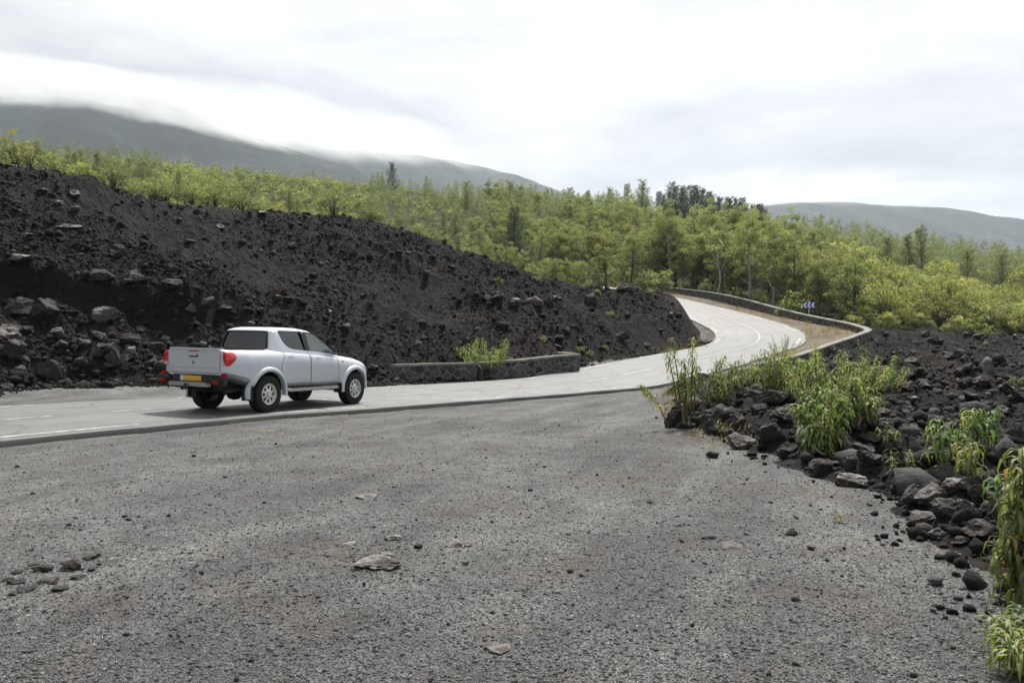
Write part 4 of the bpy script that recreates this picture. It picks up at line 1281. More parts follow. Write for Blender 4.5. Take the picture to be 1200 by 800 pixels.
    V, Q, T = crown_mesh('crown', r2, np.array([(.75, .1, 4.2, .6, .6), (-.7, 0, 4.9, .65, .7), (0, .2, 4.9, .7, .7), (.3, .3, 5.3, .6, .8)]), 110, .22, .5)
    link('crown', mesh_np('crown', V, Q, [M['leaf_tree']], False, {'tint': T}), e)


def WALL_D(X, Y):
    d = 1e9
    for i in range(4, len(WALL) - 1):
        ax, ay = WALL[i][:2]; bx, by = WALL[i + 1][:2]
        t = min(1, max(0, ((X - ax) * (bx - ax) + (Y - ay) * (by - ay)) / ((bx - ax) ** 2 + (by - ay) ** 2)))
        d = min(d, math.hypot(X - ax - t * (bx - ax), Y - ay - t * (by - ay)))
    return d


# ------------------------------------------------------------------ drooping strap-leaved plants
def strap_plant(seed, h, spread, nstem, leaf, per, droop=1.0, low=.35, yellow=.0, width=.10):
    rng = np.random.default_rng(seed)
    mb = MB(); V = []; Q = []; T = []; nv = 0
    for k in range(nstem):
        a = k * 2.39996 + rng.random(); b = rng.random() ** .6 * spread * .5
        base = np.array([cos(a) * b * .45, sin(a) * b * .45, -.05])
        hh = h * rng.uniform(.5, 1.0) * (1.05 - .35 * b / (spread * .5 + .01))
        top = np.array([cos(a) * b * 1.15, sin(a) * b * 1.15, hh])
        mid = base * .5 + top * .5 + np.array([0, 0, .08 * h])
        mb.tube([base, base * .55 + mid * .45, mid, top], [.007 * h + .002, .006 * h + .002, .005 * h + .001, .003], 5)
        tone = np.clip(rng.normal(.34 + yellow, .22), 0, .9)
        for q in range(per):
            s = low + (1 - low) * ((q + rng.random()) / per) ** .68
            p = (1 - s) ** 2 * base + 2 * s * (1 - s) * mid + s * s * top
            aa = q * 2.4 + rng.random() * .8
            l = leaf * rng.uniform(.6, 1.2) * (1.1 - .35 * s)
            w = l * width * rng.uniform(.75, 1.25)
            out = np.array([cos(aa), sin(aa), 0]); side = np.array([-sin(aa), cos(aa), 0])
            upv = rng.uniform(.15, .65)
            n = 5
            ang = upv
            pt = p.copy(); R = []
            for j in range(n):
                ww = w * (.55, 1.0, .95, .65, .08)[j]
                R += [pt - side * ww / 2, pt + side * ww / 2]
                d = out * cos(ang) + np.array([0, 0, sin(ang)])
                pt = pt + d * l / (n - 1)
                ang -= droop * rng.uniform(.38, .62) + .12
            V += R
            Q += [(nv + 2 * j, nv + 2 * j + 1, nv + 2 * j + 3, nv + 2 * j + 2) for j in range(n - 1)]
            dead = rng.random() < (.06 + .2 * max(0, .55 - s))
            t = np.clip(tone + rng.normal(0, .10), 0, .78) if not dead else rng.uniform(.8, 1)
            T += [t] * (2 * n); nv += 2 * n
    return mb, np.array(V), np.array(Q), np.array(T)


def strap_obj(px, py, hpx, label, seed, spread=.8, nstem=9, leaf=.22, per=16, droop=1.0, low=.35, yellow=0, name='drooping_plant', cat='plant', Y=None, width=.10, group=None):
    if Y is None: x, y = ray_ground(px, py)
    else: x, y = (px - 600) / F * Y, Y
    h = hpx / F * y * 1.12
    k1, k2 = (.95, 1.15) if seed < 60 else (1.25, 1.55) if seed >= 80 else (.75, .95) if seed < 71 else (1.0, 1.2)
    mb, V, Q, T = strap_plant(seed, h, spread * h, int(nstem * k1), leaf, int(per * k2), droop, low, yellow, width)
    e = empty(name, (x, y, ground_z(x, y)))
    tag(e, label, cat, group)
    mb.build('stem', M['stem'], e, True)
    link('foliage', mesh_np('foliage', V, Q, [M['leaf_strap']], True, {'tint': T}), e)
    return e


def build_plants():
    S = strap_obj
    # left-hand tall plant at the tip of the bank
    S(808, 500, 112, 'tall plant with drooping leaf tufts at the left tip of the rock bank', 1, 1.0, 15, .19, 56, 1.2, .36, width=.17)
    S(842, 468, 46, 'bushy plant right behind the tall one at the tip of the rock bank', 2, 1.2, 9, .24, 18, 1.0, .2)
    S(868, 456, 36, 'low yellow-green bush on the bank between the tall plant and the main clump', 3, 1.5, 12, .24, 20, .9, .2, .1)
    S(884, 452, 40, 'small yellow-green plant by the start of the parapet wall', 31, 1.3, 9, .28, 16, .9, .2, .12)
    # main clump
    main = [(905, 462, 60, 'leafy plant at the left of the main clump on the bank', 1.3),
            (930, 470, 72, 'yellow-green bush in the left part of the main clump, against the parapet', 1.3),
            (918, 420, 30, 'small bush in front of the parapet wall, highest of the main clump', 1.5),
            (958, 485, 84, 'tall bush in the middle of the main clump of plants on the bank', 1.15),
            (985, 480, 74, 'reddish-stemmed bush right of the middle of the main clump', 1.2),
            (1012, 470, 60, 'spreading bush towards the right of the main clump', 1.4),
            (1038, 460, 44, 'low leafy bush at the right end of the main clump', 1.6),
            (968, 528, 88, 'upright plant with long drooping leaves at the front of the main clump', .8),
            (958, 532, 34, 'tuft of long yellow-green leaves at the foot of the main clump', .9),
            (1000, 500, 58, 'bushy plant at the front right of the main clump', 1.2)]
    for i, (px, py, hp, lab, sp) in enumerate(main):
        S(px, py, hp, lab, 40 + i, sp * .78, 13, .165 if i < 7 else .22, 36, 1.0, .14, width=.18, yellow=.06 + .05 * (i % 3))
    # single plants on the right-hand field
    S(1112, 560, 78, 'drooping plant with long hanging leaves among dark rocks, left of a taller pair', 60, .38, 6, .28, 24, 1.4, .35, .05)
    S(1150, 535, 72, 'tall drooping plant with a full green head against the dark field', 61, .5, 7, .28, 26, 1.4, .45, .0)
    S(1136, 572, 62, 'yellowish drooping plant growing from the back of the boulder heap', 62, .42, 6, .22, 22, 1.4, .35, .2)
    S(1093, 546, 26, 'small green tuft between the boulder heap and the dark rubble', 63, 1.1, 5, .16, 14, 1.1, .2)
    S(1041, 526, 22, 'little round green tuft alone among dark rocks above the bank', 64, 1.2, 6, .16, 14, 1.2, .2)
    S(1060, 560, 34, 'spindly yellow-green weed left of the pale sloping boulder', 65, .8, 5, .13, 14, .9, .25, .25)
    S(1052, 545, 20, 'small yellow weed on the slope above the flat forward rock', 66, 1.2, 5, .12, 12, .9, .2, .3)
    S(981, 612, 13, 'tiny yellow weed growing alone on the open gravel', 67, 1.3, 6, .08, 10, .8, .1, .35)
    S(848, 512, 24, 'yellow grassy tuft at the foot of the large ragged boulder', 68, .9, 7, .16, 10, .8, .1, .32)
    S(1150, 410, 14, 'small green sprig on the far part of the dark lava field', 69, 1.2, 6, .25, 10, 1, .2)
    S(1190, 452, 16, 'small sprig among dark rocks near the right edge', 70, 1.2, 6, .2, 10, 1, .2)
    # right edge, close to the camera
    S(1212, 748, 200, 'big plant with a curtain of long hanging leaves at the right edge of the photo', 71, .26, 11, .32, 46, 1.6, .22, -.10, width=.10, Y=4.75)
    S(1190, 735, 62, 'mid-height tuft of arching leaves below the big plant at the right edge', 72, .8, 6, .24, 18, 1.3, .35, .05, Y=4.35, width=.085)
    S(1198, 805, 66, 'lowest tuft of arching leaves in the bottom right corner', 73, 1.0, 7, .22, 18, 1.2, .3, .1, Y=4.0, width=.085)
    S(1204, 620, 74, 'drooping yellowish plant behind the big one at the right edge', 74, .8, 6, .28, 20, 1.3, .35, .15, Y=6.6)
    # by the left-hand walls and on the black slope
    S(570, 436, 48, 'yellow-green bush with reddish stems leaning over the gap in the roadside wall', 80, 1.2, 22, .34, 26, .9, .2, .15, Y=34.7)
    for i, (px, py, hp, lab) in enumerate([(681, 412, 14, 'small yellow-green plant just behind the squared end of the wall'), (691, 418, 12, 'small bush beside the squared end of the wall'),
                                           (709, 411, 10, 'lowest small green plant right of the wall end'), (716, 371, 12, 'yellow-green sprig alone on the middle of the black slope'),
                                           (629, 332, 14, 'yellow bush on the black crest below the trees'), (636, 400, 12, 'little plant behind the middle of the roadside wall'),
                                           (585, 332, 12, 'pale yellow weed on the crest left of the yellow bush'), (760, 345, 13, 'bright green weed tuft where the crest meets the parapet'),
                                           (771, 343, 10, 'bright green weed beside the far start of the parapet'), (786, 412, 8, 'tiny weed low on the end of the black slope'), (700, 345, 8, 'tiny weed high on the black slope near the white stone')]):
        x, y = ray_ground(px, py)
        S(px, py, hp * .62, lab, 90 + i, 1.1, 6, .20 * y / 36, 9, .9, .15, .15)
    # dry grass of the verges: nobody could count it
    rng = np.random.default_rng(77)
    C = []
    n = 5200
    x = rng.uniform(6, 28, n); y = rng.uniform(35, 96, n)
    lat, _ = road_coords(x, y); md, fd, vd = zones(x, y, lat)
    k = (vd > .1) & (lat < -HALF - .25) & (vnoise(x * .6, y * .6, seed=12) > .38)
    k |= (lat > HALF + .2) & (lat < HALF + 1.3) & (y > 46) & (y < 62) & (vnoise(x * .9, y * .9, seed=15) > .3)
    x2 = rng.uniform(2.2, 6, 900); y2 = rng.uniform(12, 30, 900)
    f2 = poly_dist(FIELD, x2, y2); k2 = (np.abs(f2) < .35) & (vnoise(x2 * 1.1, y2 * 1.1, seed=16) > .45)
    x = np.concatenate([x[k], x2[k2]]); y = np.concatenate([y[k], y2[k2]])
    z = height(x, y)
    m = 7
    X = np.repeat(x, m) + rng.normal(0, .10, len(x) * m); Y = np.repeat(y, m) + rng.normal(0, .10, len(x) * m); Z = np.repeat(z, m)
    L = np.where(Y < 31, rng.uniform(.05, .16, len(X)), rng.uniform(.12, .34, len(X)))
    D = unit(rng.normal(0, .4, (len(X), 3)) + (0, 0, 1))
    V, Q = leaves_quads(np.stack([X, Y, Z], 1) + D * L[:, None] * .45, D, L, .022, rng)
    o = link('dry_grass', mesh_np('dry_grass', V, Q, [M['dry']], False, {'tint': np.repeat(rng.random(len(X)), 4)}))
    tag(o, kind='stuff')
# ================================================================== THE PICKUP
# local frame: x forward from the rear axle, y to the left, z up from the road
ZT = ([-1.15, .1, .7, 1.7, 2.4, 2.75, 3.15, 3.45, 3.60, 3.71, 3.77], [1.385, 1.39, 1.385, 1.33, 1.255, 1.215, 1.16, 1.085, 1.01, .91, .80])
ZB = ([-1.15, -.62, -.45, .5, 2.5, 3.4, 3.6, 3.77], [.84, .70, .60, .53, .51, .50, .50, .56])
WW = ([-1.15, -1.05, -.6, 0, 1.3, 2.6, 3.1, 3.35, 3.5, 3.63, 3.72, 3.77], [.80, .85, .872, .88, .872, .875, .872, .855, .82, .76, .66, .54])
NE = 5.0


def b_dims(x):
    zt = np.interp(x, *ZT); zb = np.interp(x, *ZB)
    return np.interp(x, *WW), (zt + zb) / 2, (zt - zb) / 2


def body_y(x, z):
    w, zm, h = b_dims(x)
    zm2, h2 = zm - .06, h + .10      # widest just under the middle, fuller low down
    t = np.clip(np.abs(z - zm2) / h2, 0, .999)
    return w * (1 - t ** NE) ** (1 / NE)


def loft(rings, cap=True):
    n = len(rings[0]); V = [p for r in rings for p in r]; Fs = []
    for i in range(len(rings) - 1):
        for k in range(n):
            k2 = (k + 1) % n
            Fs.append((i * n + k, i * n + k2, (i + 1) * n + k2, (i + 1) * n + k))
    if cap:
        Fs.append(tuple(range(n))[::-1]); Fs.append(tuple((len(rings) - 1) * n + k for k in range(n)))
    return MB().add(V, Fs)


def body_rings():
    xs = np.concatenate([[-1.15, -1.135, -1.10], np.linspace(-1.03, 3.3, 46), np.linspace(3.36, 3.77, 12)])
    rings = []
    for x in xs:
        w, zm, h = b_dims(x)
        if x < -1.1: w = w - (.035 if x < -1.14 else .010)
        P = []
        m = 13
        zs = zm - h * np.cos(np.linspace(0, PI, m) ** 1.0)
        zs = zm + h * np.sign(zs - zm) * np.abs((zs - zm) / h) ** .8
        side = []
        for z in zs:
            y = float(body_y(x, z)) if x >= -1.1 else float(body_y(-1.1, z)) * w / np.interp(-1.1, *WW)
            e = (z - zm) / h
            y *= 1 - .05 * max(0, e - .8) / .2 - .10 * max(0, -e - .8) / .2
            side.append((y, z))
        top = zm + h
        crown = .030 if x > 2.2 else .0
        P = [(x, -y, z) for y, z in side] + [(x, -side[-1][0] * .6, top + crown * .7), (x, 0, top + crown), (x, side[-1][0] * .6, top + crown * .7)] + [(x, y, z) for y, z in side[::-1]] + [(x, 0, zm - h)]
        rings.append(P)
    return rings


CS = -.31                                # the cab sits this far back


# cabin: plan outline at each level
def cab_x(z):
    zl = [1.10, 1.24, 1.40, 1.55, 1.70, 1.80, 1.86, 1.89, 1.90]
    xb = [.42, .45, .485, .515, .55, .585, .65, .78, 1.0]
    xf = [3.05, 2.86, 2.60, 2.36, 2.12, 1.95, 1.80, 1.62, 1.35]
    yw = [.835, .815, .775, .735, .695, .665, .605, .50, .30]
    return np.interp(z, zl, xb) + CS, np.interp(z, zl, xf) + CS, np.interp(z, zl, yw)


def cab_loft(ins=0.0, z0=1.10, z1=1.90):
    levels = [z for z in (1.10, 1.24, 1.40, 1.55, 1.70, 1.80, 1.83, 1.86, 1.88, 1.89, 1.90) if z0 <= z <= z1]
    if ins: levels = [z0] + [z for z in levels if z0 < z < z1] + [z1]
    rings = []
    for z in levels:
        xb, xf, w = cab_x(z)
        xb += ins; xf -= ins * 1.3; w -= ins
        cx, hx = (xb + xf) / 2, (xf - xb) / 2
        R = []
        for k in range(72):
            a = 2 * PI * k / 72; n = 9 if z < 1.85 else 5
            ca, sa = cos(a), sin(a)
            R.append((cx + hx * math.copysign(abs(ca) ** (2 / n), ca), w * math.copysign(abs(sa) ** (2 / n), sa), z))
        rings.append(R)
    return loft(rings)


def boolean(o, cutters, op='DIFFERENCE'):
    for c in cutters:
        md = o.modifiers.new('b', 'BOOLEAN'); md.operation = op; md.object = c; md.solver = 'EXACT'
        md.material_mode = 'TRANSFER'
    dg = bpy.context.evaluated_depsgraph_get(); dg.update()
    me = bpy.data.meshes.new_from_object(o.evaluated_get(dg), preserve_all_data_layers=True, depsgraph=dg)
    old = o.data; o.modifiers.clear(); o.data = me
    me.name = old.name
    for c in cutters:
        bpy.data.objects.remove(c)


def prism(poly, axis, a, b, m):
    """polygon extruded along y or x"""
    n = len(poly)
    if axis == 'y': V = [(p[0], a, p[1]) for p in poly] + [(p[0], b, p[1]) for p in poly]
    else: V = [(a, p[0], p[1]) for p in poly] + [(b, p[0], p[1]) for p in poly]
    return MB().add(V, [tuple(range(n)), tuple(range(n, 2 * n))[::-1]] + [(i, i + n, (i + 1) % n + n, (i + 1) % n) for i in range(n)]).build('cutter', m)


def smooth_poly(P, it=2):
    P = [np.array(p, float) for p in P]
    for _ in range(it):
        Q = []
        for i in range(len(P)):
            a, b = P[i], P[(i + 1) % len(P)]
            Q += [a * .8 + b * .2, a * .2 + b * .8]
        P = Q
    return [tuple(p) for p in P]


REARWIN = smooth_poly([(.77, 1.80), (.80, 1.72), (.88, 1.55), (1.00, 1.44), (1.16, 1.395), (1.56, 1.367), (1.61, 1.37), (1.60, 1.43), (1.555, 1.77), (1.54, 1.815), (1.48, 1.82), (.83, 1.825)], 1)
FRONTWIN = smooth_poly([(1.61, 1.815), (1.61, 1.75), (1.66, 1.42), (1.675, 1.36), (1.74, 1.355), (2.10, 1.325), (2.58, 1.282), (2.63, 1.30), (2.44, 1.46), (2.20, 1.625), (1.98, 1.755), (1.85, 1.80)], 1)
BPILLAR = [(1.575, 1.365), (1.715, 1.357), (1.665, 1.822), (1.505, 1.825)]


REARWIN = [(x + CS, z) for x, z in REARWIN]; FRONTWIN = [(x + CS, z) for x, z in FRONTWIN]; BPILLAR = [(x + CS, z) for x, z in BPILLAR]


def build_pickup():
    paint = M['paint'] = mat('silver_white_paint', (.63, .66, .70), .26, .3, .5, Coat_Weight=.6, Coat_Roughness=.08)
    N = NT(paint); p = N.obj(); zz = N.n('ShaderNodeSeparateXYZ', Vector=p).outputs['Z']
    dirt = N.math('MULTIPLY', N.ramp(zz, [(.50, g(1)), (.80, g(0))]), N.ramp(N.noise(5, 5, .65, p), [(.35, g(.15)), (.7, g(.75))]))
    N.put(N.b.inputs['Base Color'], N.mix(dirt, (.63, .66, .70), (.27, .26, .24)))
    N.put(N.b.inputs['Roughness'], N.math('ADD', N.math('MULTIPLY', dirt, .4), .30))
    flare_m = mat('flare_paint', (.52, .56, .60), .42, .15, .5)
    dark = mat('dark_plastic', (.018, .018, .019), .55)
    under = mat('under_body', (.010, .010, .010), .9)
    chrome = mat('dull_chrome', (.62, .62, .60), .28, .9)
    glass = mat('tinted_glass', (.012, .014, .015), .05, 0, .6); N = NT(glass)
    tr = N.n('ShaderNodeBsdfTransparent', Color=(.74, .79, .77, 1)); mx = N.n('ShaderNodeMixShader', i0=.25, i1=tr, i2=N.b)
    N.t.links.new(mx.outputs[0], N.t.nodes['Material Output'].inputs[0])
    glass_d = mat('dark_tinted_glass', (.012, .013, .014), .06, 0, .5); N = NT(glass_d)
    tr = N.n('ShaderNodeBsdfTransparent', Color=(.16, .17, .17, 1)); mx = N.n('ShaderNodeMixShader', i0=.4, i1=tr, i2=N.b)
    N.t.links.new(mx.outputs[0], N.t.nodes['Material Output'].inputs[0])
    seam_m = mat('seam_shadow_gap', (.13, .135, .14), .6)
    redm = mat('red_lens', (.55, .012, .012), .18, 0, .5, Coat_Weight=.8)
    redd = mat('red_reflector', (.30, .01, .012), .25)
    clear = mat('clear_lens', (.75, .72, .70), .12, .3)
    amber = mat('amber_lens', (.75, .25, .03), .2)
    rubber = mat('tyre_rubber', (.020, .0195, .019), .85, 0, .25)
    rim_m = mat('rim_paint', (.60, .61, .61), .38, .35)
    plate_y = mat('yellow_plate', (.72, .40, .035), .45)
    plate_w = mat('plate_band', (.52, .60, .70), .45)
    seatm = mat('seat_cloth', (.05, .05, .052), .9)
    headl = mat('headlamp_glass', (.75, .77, .78), .08, .2)

    root = empty('pickup_truck', (0, 0, 0))
    tag(root, 'silver white double-cab pickup truck driving away along the road, seen from behind', 'pickup truck')

    # ---- body
    body = loft(body_rings()).build('body', [paint], root)
    body.data.materials.append(under); body.data.materials.append(dark)
    um = under
    cut = []
    for ax, R in ((0, .50), (3.0, .485)):
        for sd in (-1, 1):
            c = MB().lathe([(0, sd * .50), (R, sd * .50), (R, sd * 1.2), (0, sd * 1.2)], 48, 'y', (ax, 0, .43)).build('cutter', um); cut.append(c)
    cut.append(MB().box((-.505, 0, 1.35), (1.13, 1.44, .90)).build('cutter', dark))
    boolean(body, cut)
    sharp_smooth(body, 32)
    # ---- cabin shell
    cab = cab_loft().build('cabin', [paint], root)
    inner = cab_loft(.055, 1.02, 1.845).build('cutter', seatm)
    bw = smooth_poly([(-.63, 1.50), (-.63, 1.41), (-.53, 1.40), (.53, 1.40), (.63, 1.41), (.63, 1.50), (.575, 1.74), (.555, 1.795), (.46, 1.805), (-.46, 1.805), (-.555, 1.795), (-.575, 1.74)], 1)
    ws = smooth_poly([(-.74, 1.27), (.74, 1.27), (.58, 1.815), (-.58, 1.815)], 2)
    cut = [inner, prism(REARWIN, 'y', -1.2, 1.2, dark), prism(FRONTWIN, 'y', -1.2, 1.2, dark),
           prism(bw, 'x', .2 + CS, .75 + CS, dark)]
    # windscreen opening
    cut.append(prism(ws, 'x', 1.72 + CS, 3.2 + CS, dark))
    boolean(cab, cut)
    sharp_smooth(cab, 30)
    for gm in (glass, glass_d):
        N = NT(gm); out = N.t.nodes['Material Output'].inputs[0]; src = out.links[0].from_node
        gl = N.n('ShaderNodeBsdfGlossy', Color=(1, 1, 1, 1), Roughness=.03); fr = N.math('ADD', N.math('MULTIPLY', N.math('POWER', N.n('ShaderNodeLayerWeight', Blend=.5).outputs['Facing'], 3.5), .65), .07)
        mx = N.n('ShaderNodeMixShader', i0=fr, i1=src, i2=gl); N.t.links.new(mx.outputs[0], out)
    # glass: each pane a little inside the shell
    for sd, nm in ((-1, 'r'), (1, 'l')):
        for poly, gm in ((REARWIN, glass_d), (FRONTWIN, glass)):
            V = [(x, sd * (float(cab_x(z)[2]) - .022), z) for x, z in poly]
            V += [(x, y - sd * .006, z) for x, y, z in V]; n = len(poly)
            MB().add(V, [tuple(range(n)), tuple(range(n, 2 * n))[::-1]] + [(i, i + n, (i + 1) % n + n, (i + 1) % n) for i in range(n)]).build('side_window', gm, root)
    for sd in (-1, 1):
        V = []
        for v in np.linspace(0, 1, 12):
            for a, b in ((0, 3), (1, 2)):
                x, z = np.array(BPILLAR[a]) * (1 - v) + np.array(BPILLAR[b]) * v
                V.append((x, sd * (float(cab_x(z)[2]) + .004), z))
        MB().add(V, [(2 * i, 2 * i + 1, 2 * i + 3, 2 * i + 2) for i in range(11)]).build('door_pillar', dark, root)
    V = [(float(cab_x(z)[0]) + .022, y, z) for y, z in bw]; n = len(bw)
    V += [(x + .006, y, z) for x, y, z in V]
    MB().add(V, [tuple(range(n)), tuple(range(n, 2 * n))[::-1]] + [(i, i + n, (i + 1) % n + n, (i + 1) % n) for i in range(n)]).build('rear_window', glass_d, root)
    # the black rubber round the rear window
    mbs = MB(); ro = []
    for k in range(n):
        y, z = bw[k]; cy, cz = 0, 1.6
        ro.append(((float(cab_x(z)[0]) - .006), y * 1.015, cz + (z - cz) * 1.03))
    ri = [(float(cab_x(z)[0]) - .006, y * .96, 1.6 + (z - 1.6) * .93) for y, z in bw]
    mbs.add(ro + ri, [(k, (k + 1) % n, n + (k + 1) % n, n + k) for k in range(n)])
    mbs.add([(p[0] + .02, p[1], p[2]) for p in ro + ri], [(k, (k + 1) % n, n + (k + 1) % n, n + k) for k in range(n)])
    mbs.build('window_seal', dark, root)
    gz = np.linspace(1.27, 1.80, 8); V = []
    for z in gz:
        wy = float(np.interp(z, [1.27, 1.80], [.735, .585]))
        for t in np.linspace(-1, 1, 9): V.append((float(cab_x(z)[1]) - .035 - .02 * t * t, wy * t, z))
    MB().add(V, [(i * 9 + k, i * 9 + k + 1, i * 9 + k + 10, i * 9 + k + 9) for i in range(7) for k in range(8)]).build('windscreen', glass, root, True)
    # ---- seats
    for x, zt in ((.75, 1.30), (1.65, 1.33)):
        for y in (-.36, .36):
            b = MB(); b.box((x - .02, y, zt - .26), (.16, .48, .56), taper=.86); b.box((x - .05, y, zt + .13), (.11, .26, .18), taper=.85); b.box((x + .25, y, 1.00), (.5, .48, .16))
            b.build('seat', seatm, root, bevel=.03)
    b = MB(); b.box((2.28, 0, 1.20), (.34, 1.3, .14)); b.build('dashboard', seatm, root, bevel=.03)
    b = MB(); b.lathe([(.17, -.012), (.185, 0), (.17, .012), (.155, 0), (.17, -.012)], 24, 'z'); sw = b.build('steering_wheel', dark, root, True, loc=(2.0, .36, 1.30), rot=(0, -1.1, 0))
    # ---- doors: panels a few millimetres proud of the body so that the gaps read
    def panel(name, left, right, z0, ztop, mt, lift=.006, nx=26, nz=20):
        for sd in (-1, 1):
            V = []
            for j in range(nz + 1):
                v = j / nz
                for i in range(nx + 1):
                    u = i / nx
                    zl = z0
                    x0 = np.interp(v, *left); x1 = np.interp(v, *right)
                    x = x0 + (x1 - x0) * u
                    z = zl + (ztop(x) - zl) * v
                    y = float(body_y(x, z)); e = 1.0
                    w, zm, h = b_dims(x); ee = (z - zm) / h
                    y *= 1 - .05 * max(0, ee - .8) / .2 - .10 * max(0, -ee - .8) / .2
                    edge = i in (0, nx) or j in (0, nz)
                    V.append((x, sd * (y + (lift if not edge else -.012)), z))
            m = nx + 1
            o = MB().add(V, [(j * m + i, j * m + i + 1, (j + 1) * m + i + 1, (j + 1) * m + i) for j in range(nz) for i in range(nx)]).build(name, mt, root)
            sharp_smooth(o, 50)
            for x0f, x1f in ((left, None), (right, None)):
                P = []; sm = MB()
                for v in np.linspace(0, 1, 24):
                    x = float(np.interp(v, *x0f)); z = z0 + (ztop(x) - z0) * v
                    sgn = -1 if x0f is left else 1
                    for dx in (-.004, .009):
                        w_, zm_, h_ = b_dims(x); e_ = (z - zm_) / h_
                        P.append((x + sgn * dx, sd * (float(body_y(x, z)) * (1 - .05 * max(0, e_ - .8) / .2 - .10 * max(0, -e_ - .8) / .2) + .0025), z))
                sm.add(P, [(2 * i, 2 * i + 1, 2 * i + 3, 2 * i + 2) for i in range(23)])
                sm.build('seam', seam_m, o)
            yield sd, o
    dtop = lambda x: float(np.interp(x, *ZT)) - .055
    for sd, o in panel('rear_door', ([0, .25, .5, .75, 1], [.46, .40, .38, .44, .52]), ([0, 1], [1.355, 1.355]), .60, dtop, paint):
        hb = MB(); y = sd * (float(body_y(.68, 1.22)) + .016)
        hb.box((.68, y, 1.222), (.17, .026, .030), taper=.8); hb.build('handle', chrome, o, bevel=.008)
    for sd, o in panel('front_door', ([0, 1], [1.372, 1.372]), ([0, .3, .7, 1], [2.36, 2.36, 2.36, 2.32]), .585, dtop, paint):
        hb = MB(); y = sd * (float(body_y(1.62, 1.2)) + .016)
        hb.box((1.63, y, 1.185), (.17, .026, .030), taper=.8); hb.build('handle', chrome, o, bevel=.008)
    # ---- arches
    for ax, R, nm in ((0, .49, 'rear'), (3.0, .475, 'front')):
        for sd in (-1, 1):
            prof = [(R - .012, -.05), (R - .012, .052), (R + .015, .058), (R + .055, .050), (R + .085, .018), (R + .095, -.03)]
            V = []; na = 40
            a0, a1 = (-.16, PI + .22) if nm == 'rear' else (-.10, PI + .18)
            for i in range(na + 1):
                a = a0 + (a1 - a0) * i / na
                for r, o in prof:
                    x = ax + r * cos(a); z = .43 + r * sin(a)
                    xi = ax + (R + .08) * cos(a); zi = max(.60, min(1.2, .43 + (R + .08) * sin(a)))
                    y = float(body_y(min(max(xi, -1.0), 3.55), zi)) if z > .5 else float(body_y(xi, .60))
                    y = max(y, .80)
                    V.append((x, sd * (y + o), z))
            m = len(prof)
            f = MB().add(V, [(i * m + k, i * m + k + 1, (i + 1) * m + k + 1, (i + 1) * m + k) for i in range(na) for k in range(m - 1)]).build('wheel_arch', flare_m, root)
            sharp_smooth(f, 50)
    # ---- wheels
    TR, TW = .378, .27
    tm = None
    for ax in (0, 3.0):
        for sd in (-1, 1):
            w = empty('wheel', (0, 0, 0)); w.parent = root; w.location = (ax, sd * .775, TR - .008); w.rotation_euler = (0, .3 * ax + .2, 0 if sd < 0 else PI)
            if tm is None:
                h = TW / 2
                prof = [(.215, -h + .03), (.235, -h + .008), (.29, -h - .004), (.345, -h + .004), (.378, -h + .030), (TR - .012, -h + .05), (TR - .012, h - .05), (.378, h - .030), (.345, h - .004), (.29, h + .004), (.235, h - .008), (.215, h - .03)]
                t = MB().lathe(prof, 56, 'y')
                for k in range(30):                    # tread blocks
                    a = 2 * PI * k / 30
                    for q, (yy, off) in enumerate(((-h + .055, 0), (-.045, .5), (.045, 0), (h - .055, .5))):
                        aa = a + off * 2 * PI / 30; c0 = Vector((cos(aa), 0, sin(aa))); tt = Vector((-sin(aa), 0, cos(aa)))
                        P = []
                        for rr in (TR - .014, TR):
                            for s1, s2 in ((-1, -1), (1, -1), (1, 1), (-1, 1)):
                                P.append(c0 * rr + tt * s1 * .026 + Vector((0, yy + s2 * .034, 0)))
                        t.add(P, [(3, 2, 1, 0), (4, 5, 6, 7), (0, 1, 5, 4), (1, 2, 6, 5), (2, 3, 7, 6), (3, 0, 4, 7)])
                tm = t.mesh('tyre', [rubber], False); tm.polygons.foreach_set('use_smooth', np.ones(len(tm.polygons), bool)); tm.set_sharp_from_angle(angle=rad(30))
                # rim: outer face looks to -y
                r = MB()
                r.lathe([(.212, h - .02), (.212, -h + .05), (.222, -h + .018), (.212, -h + .006), (.196, -h + .012), (.190, -h + .045)], 48, 'y')
                # dished face with eight windows
                nseg = 96; ring = [(.190, -h + .045), (.172, -h + .050), (.108, -h + .038), (.085, -h + .024), (.062, -h + .020), (.058, -h - .006), (.0, -h - .010)]
                P = []; Fs = []
                for k in range(nseg):
                    a = 2 * PI * k / nseg
                    for rr, yy in ring: P.append((rr * cos(a), yy, rr * sin(a)))
                for k in range(nseg):
                    k2 = (k + 1) % nseg
                    for i in range(len(ring) - 1):
                        hole = (i == 1) and (k % 12) < 6
                        if not hole: Fs.append((k * 7 + i, k * 7 + i + 1, k2 * 7 + i + 1, k2 * 7 + i))
                r.add(P, Fs)
                rm = r.mesh('rim', [rim_m], True); rm.set_sharp_from_angle(angle=rad(35))
                bk = MB().lathe([(.205, -h + .085), (.0, -h + .085)], 32, 'y'); bkm = bk.mesh('brake_disc', [under])  # dark backing disc standing in for the shade behind the rim openings
            link('tyre', tm, w); ri = link('rim', rm, w); link('brake_disc', bkm, w)
    # axles and chassis seen under the car
    b = MB(); b.tube([(0, -.7, .37), (0, .7, .37)], .055, 10); b.lathe([(0, -.14), (.13, -.10), (.15, 0), (.13, .10), (0, .14)], 16, 'y', (0, .05, .37)); b.tube([(3.0, -.7, .37), (3.0, .7, .37)], .05, 8)
    b.build('axle', under, root, True)
    b = MB()
    for y in (-.45, .45): b.box((1.2, y, .56), (4.5, .10, .14))
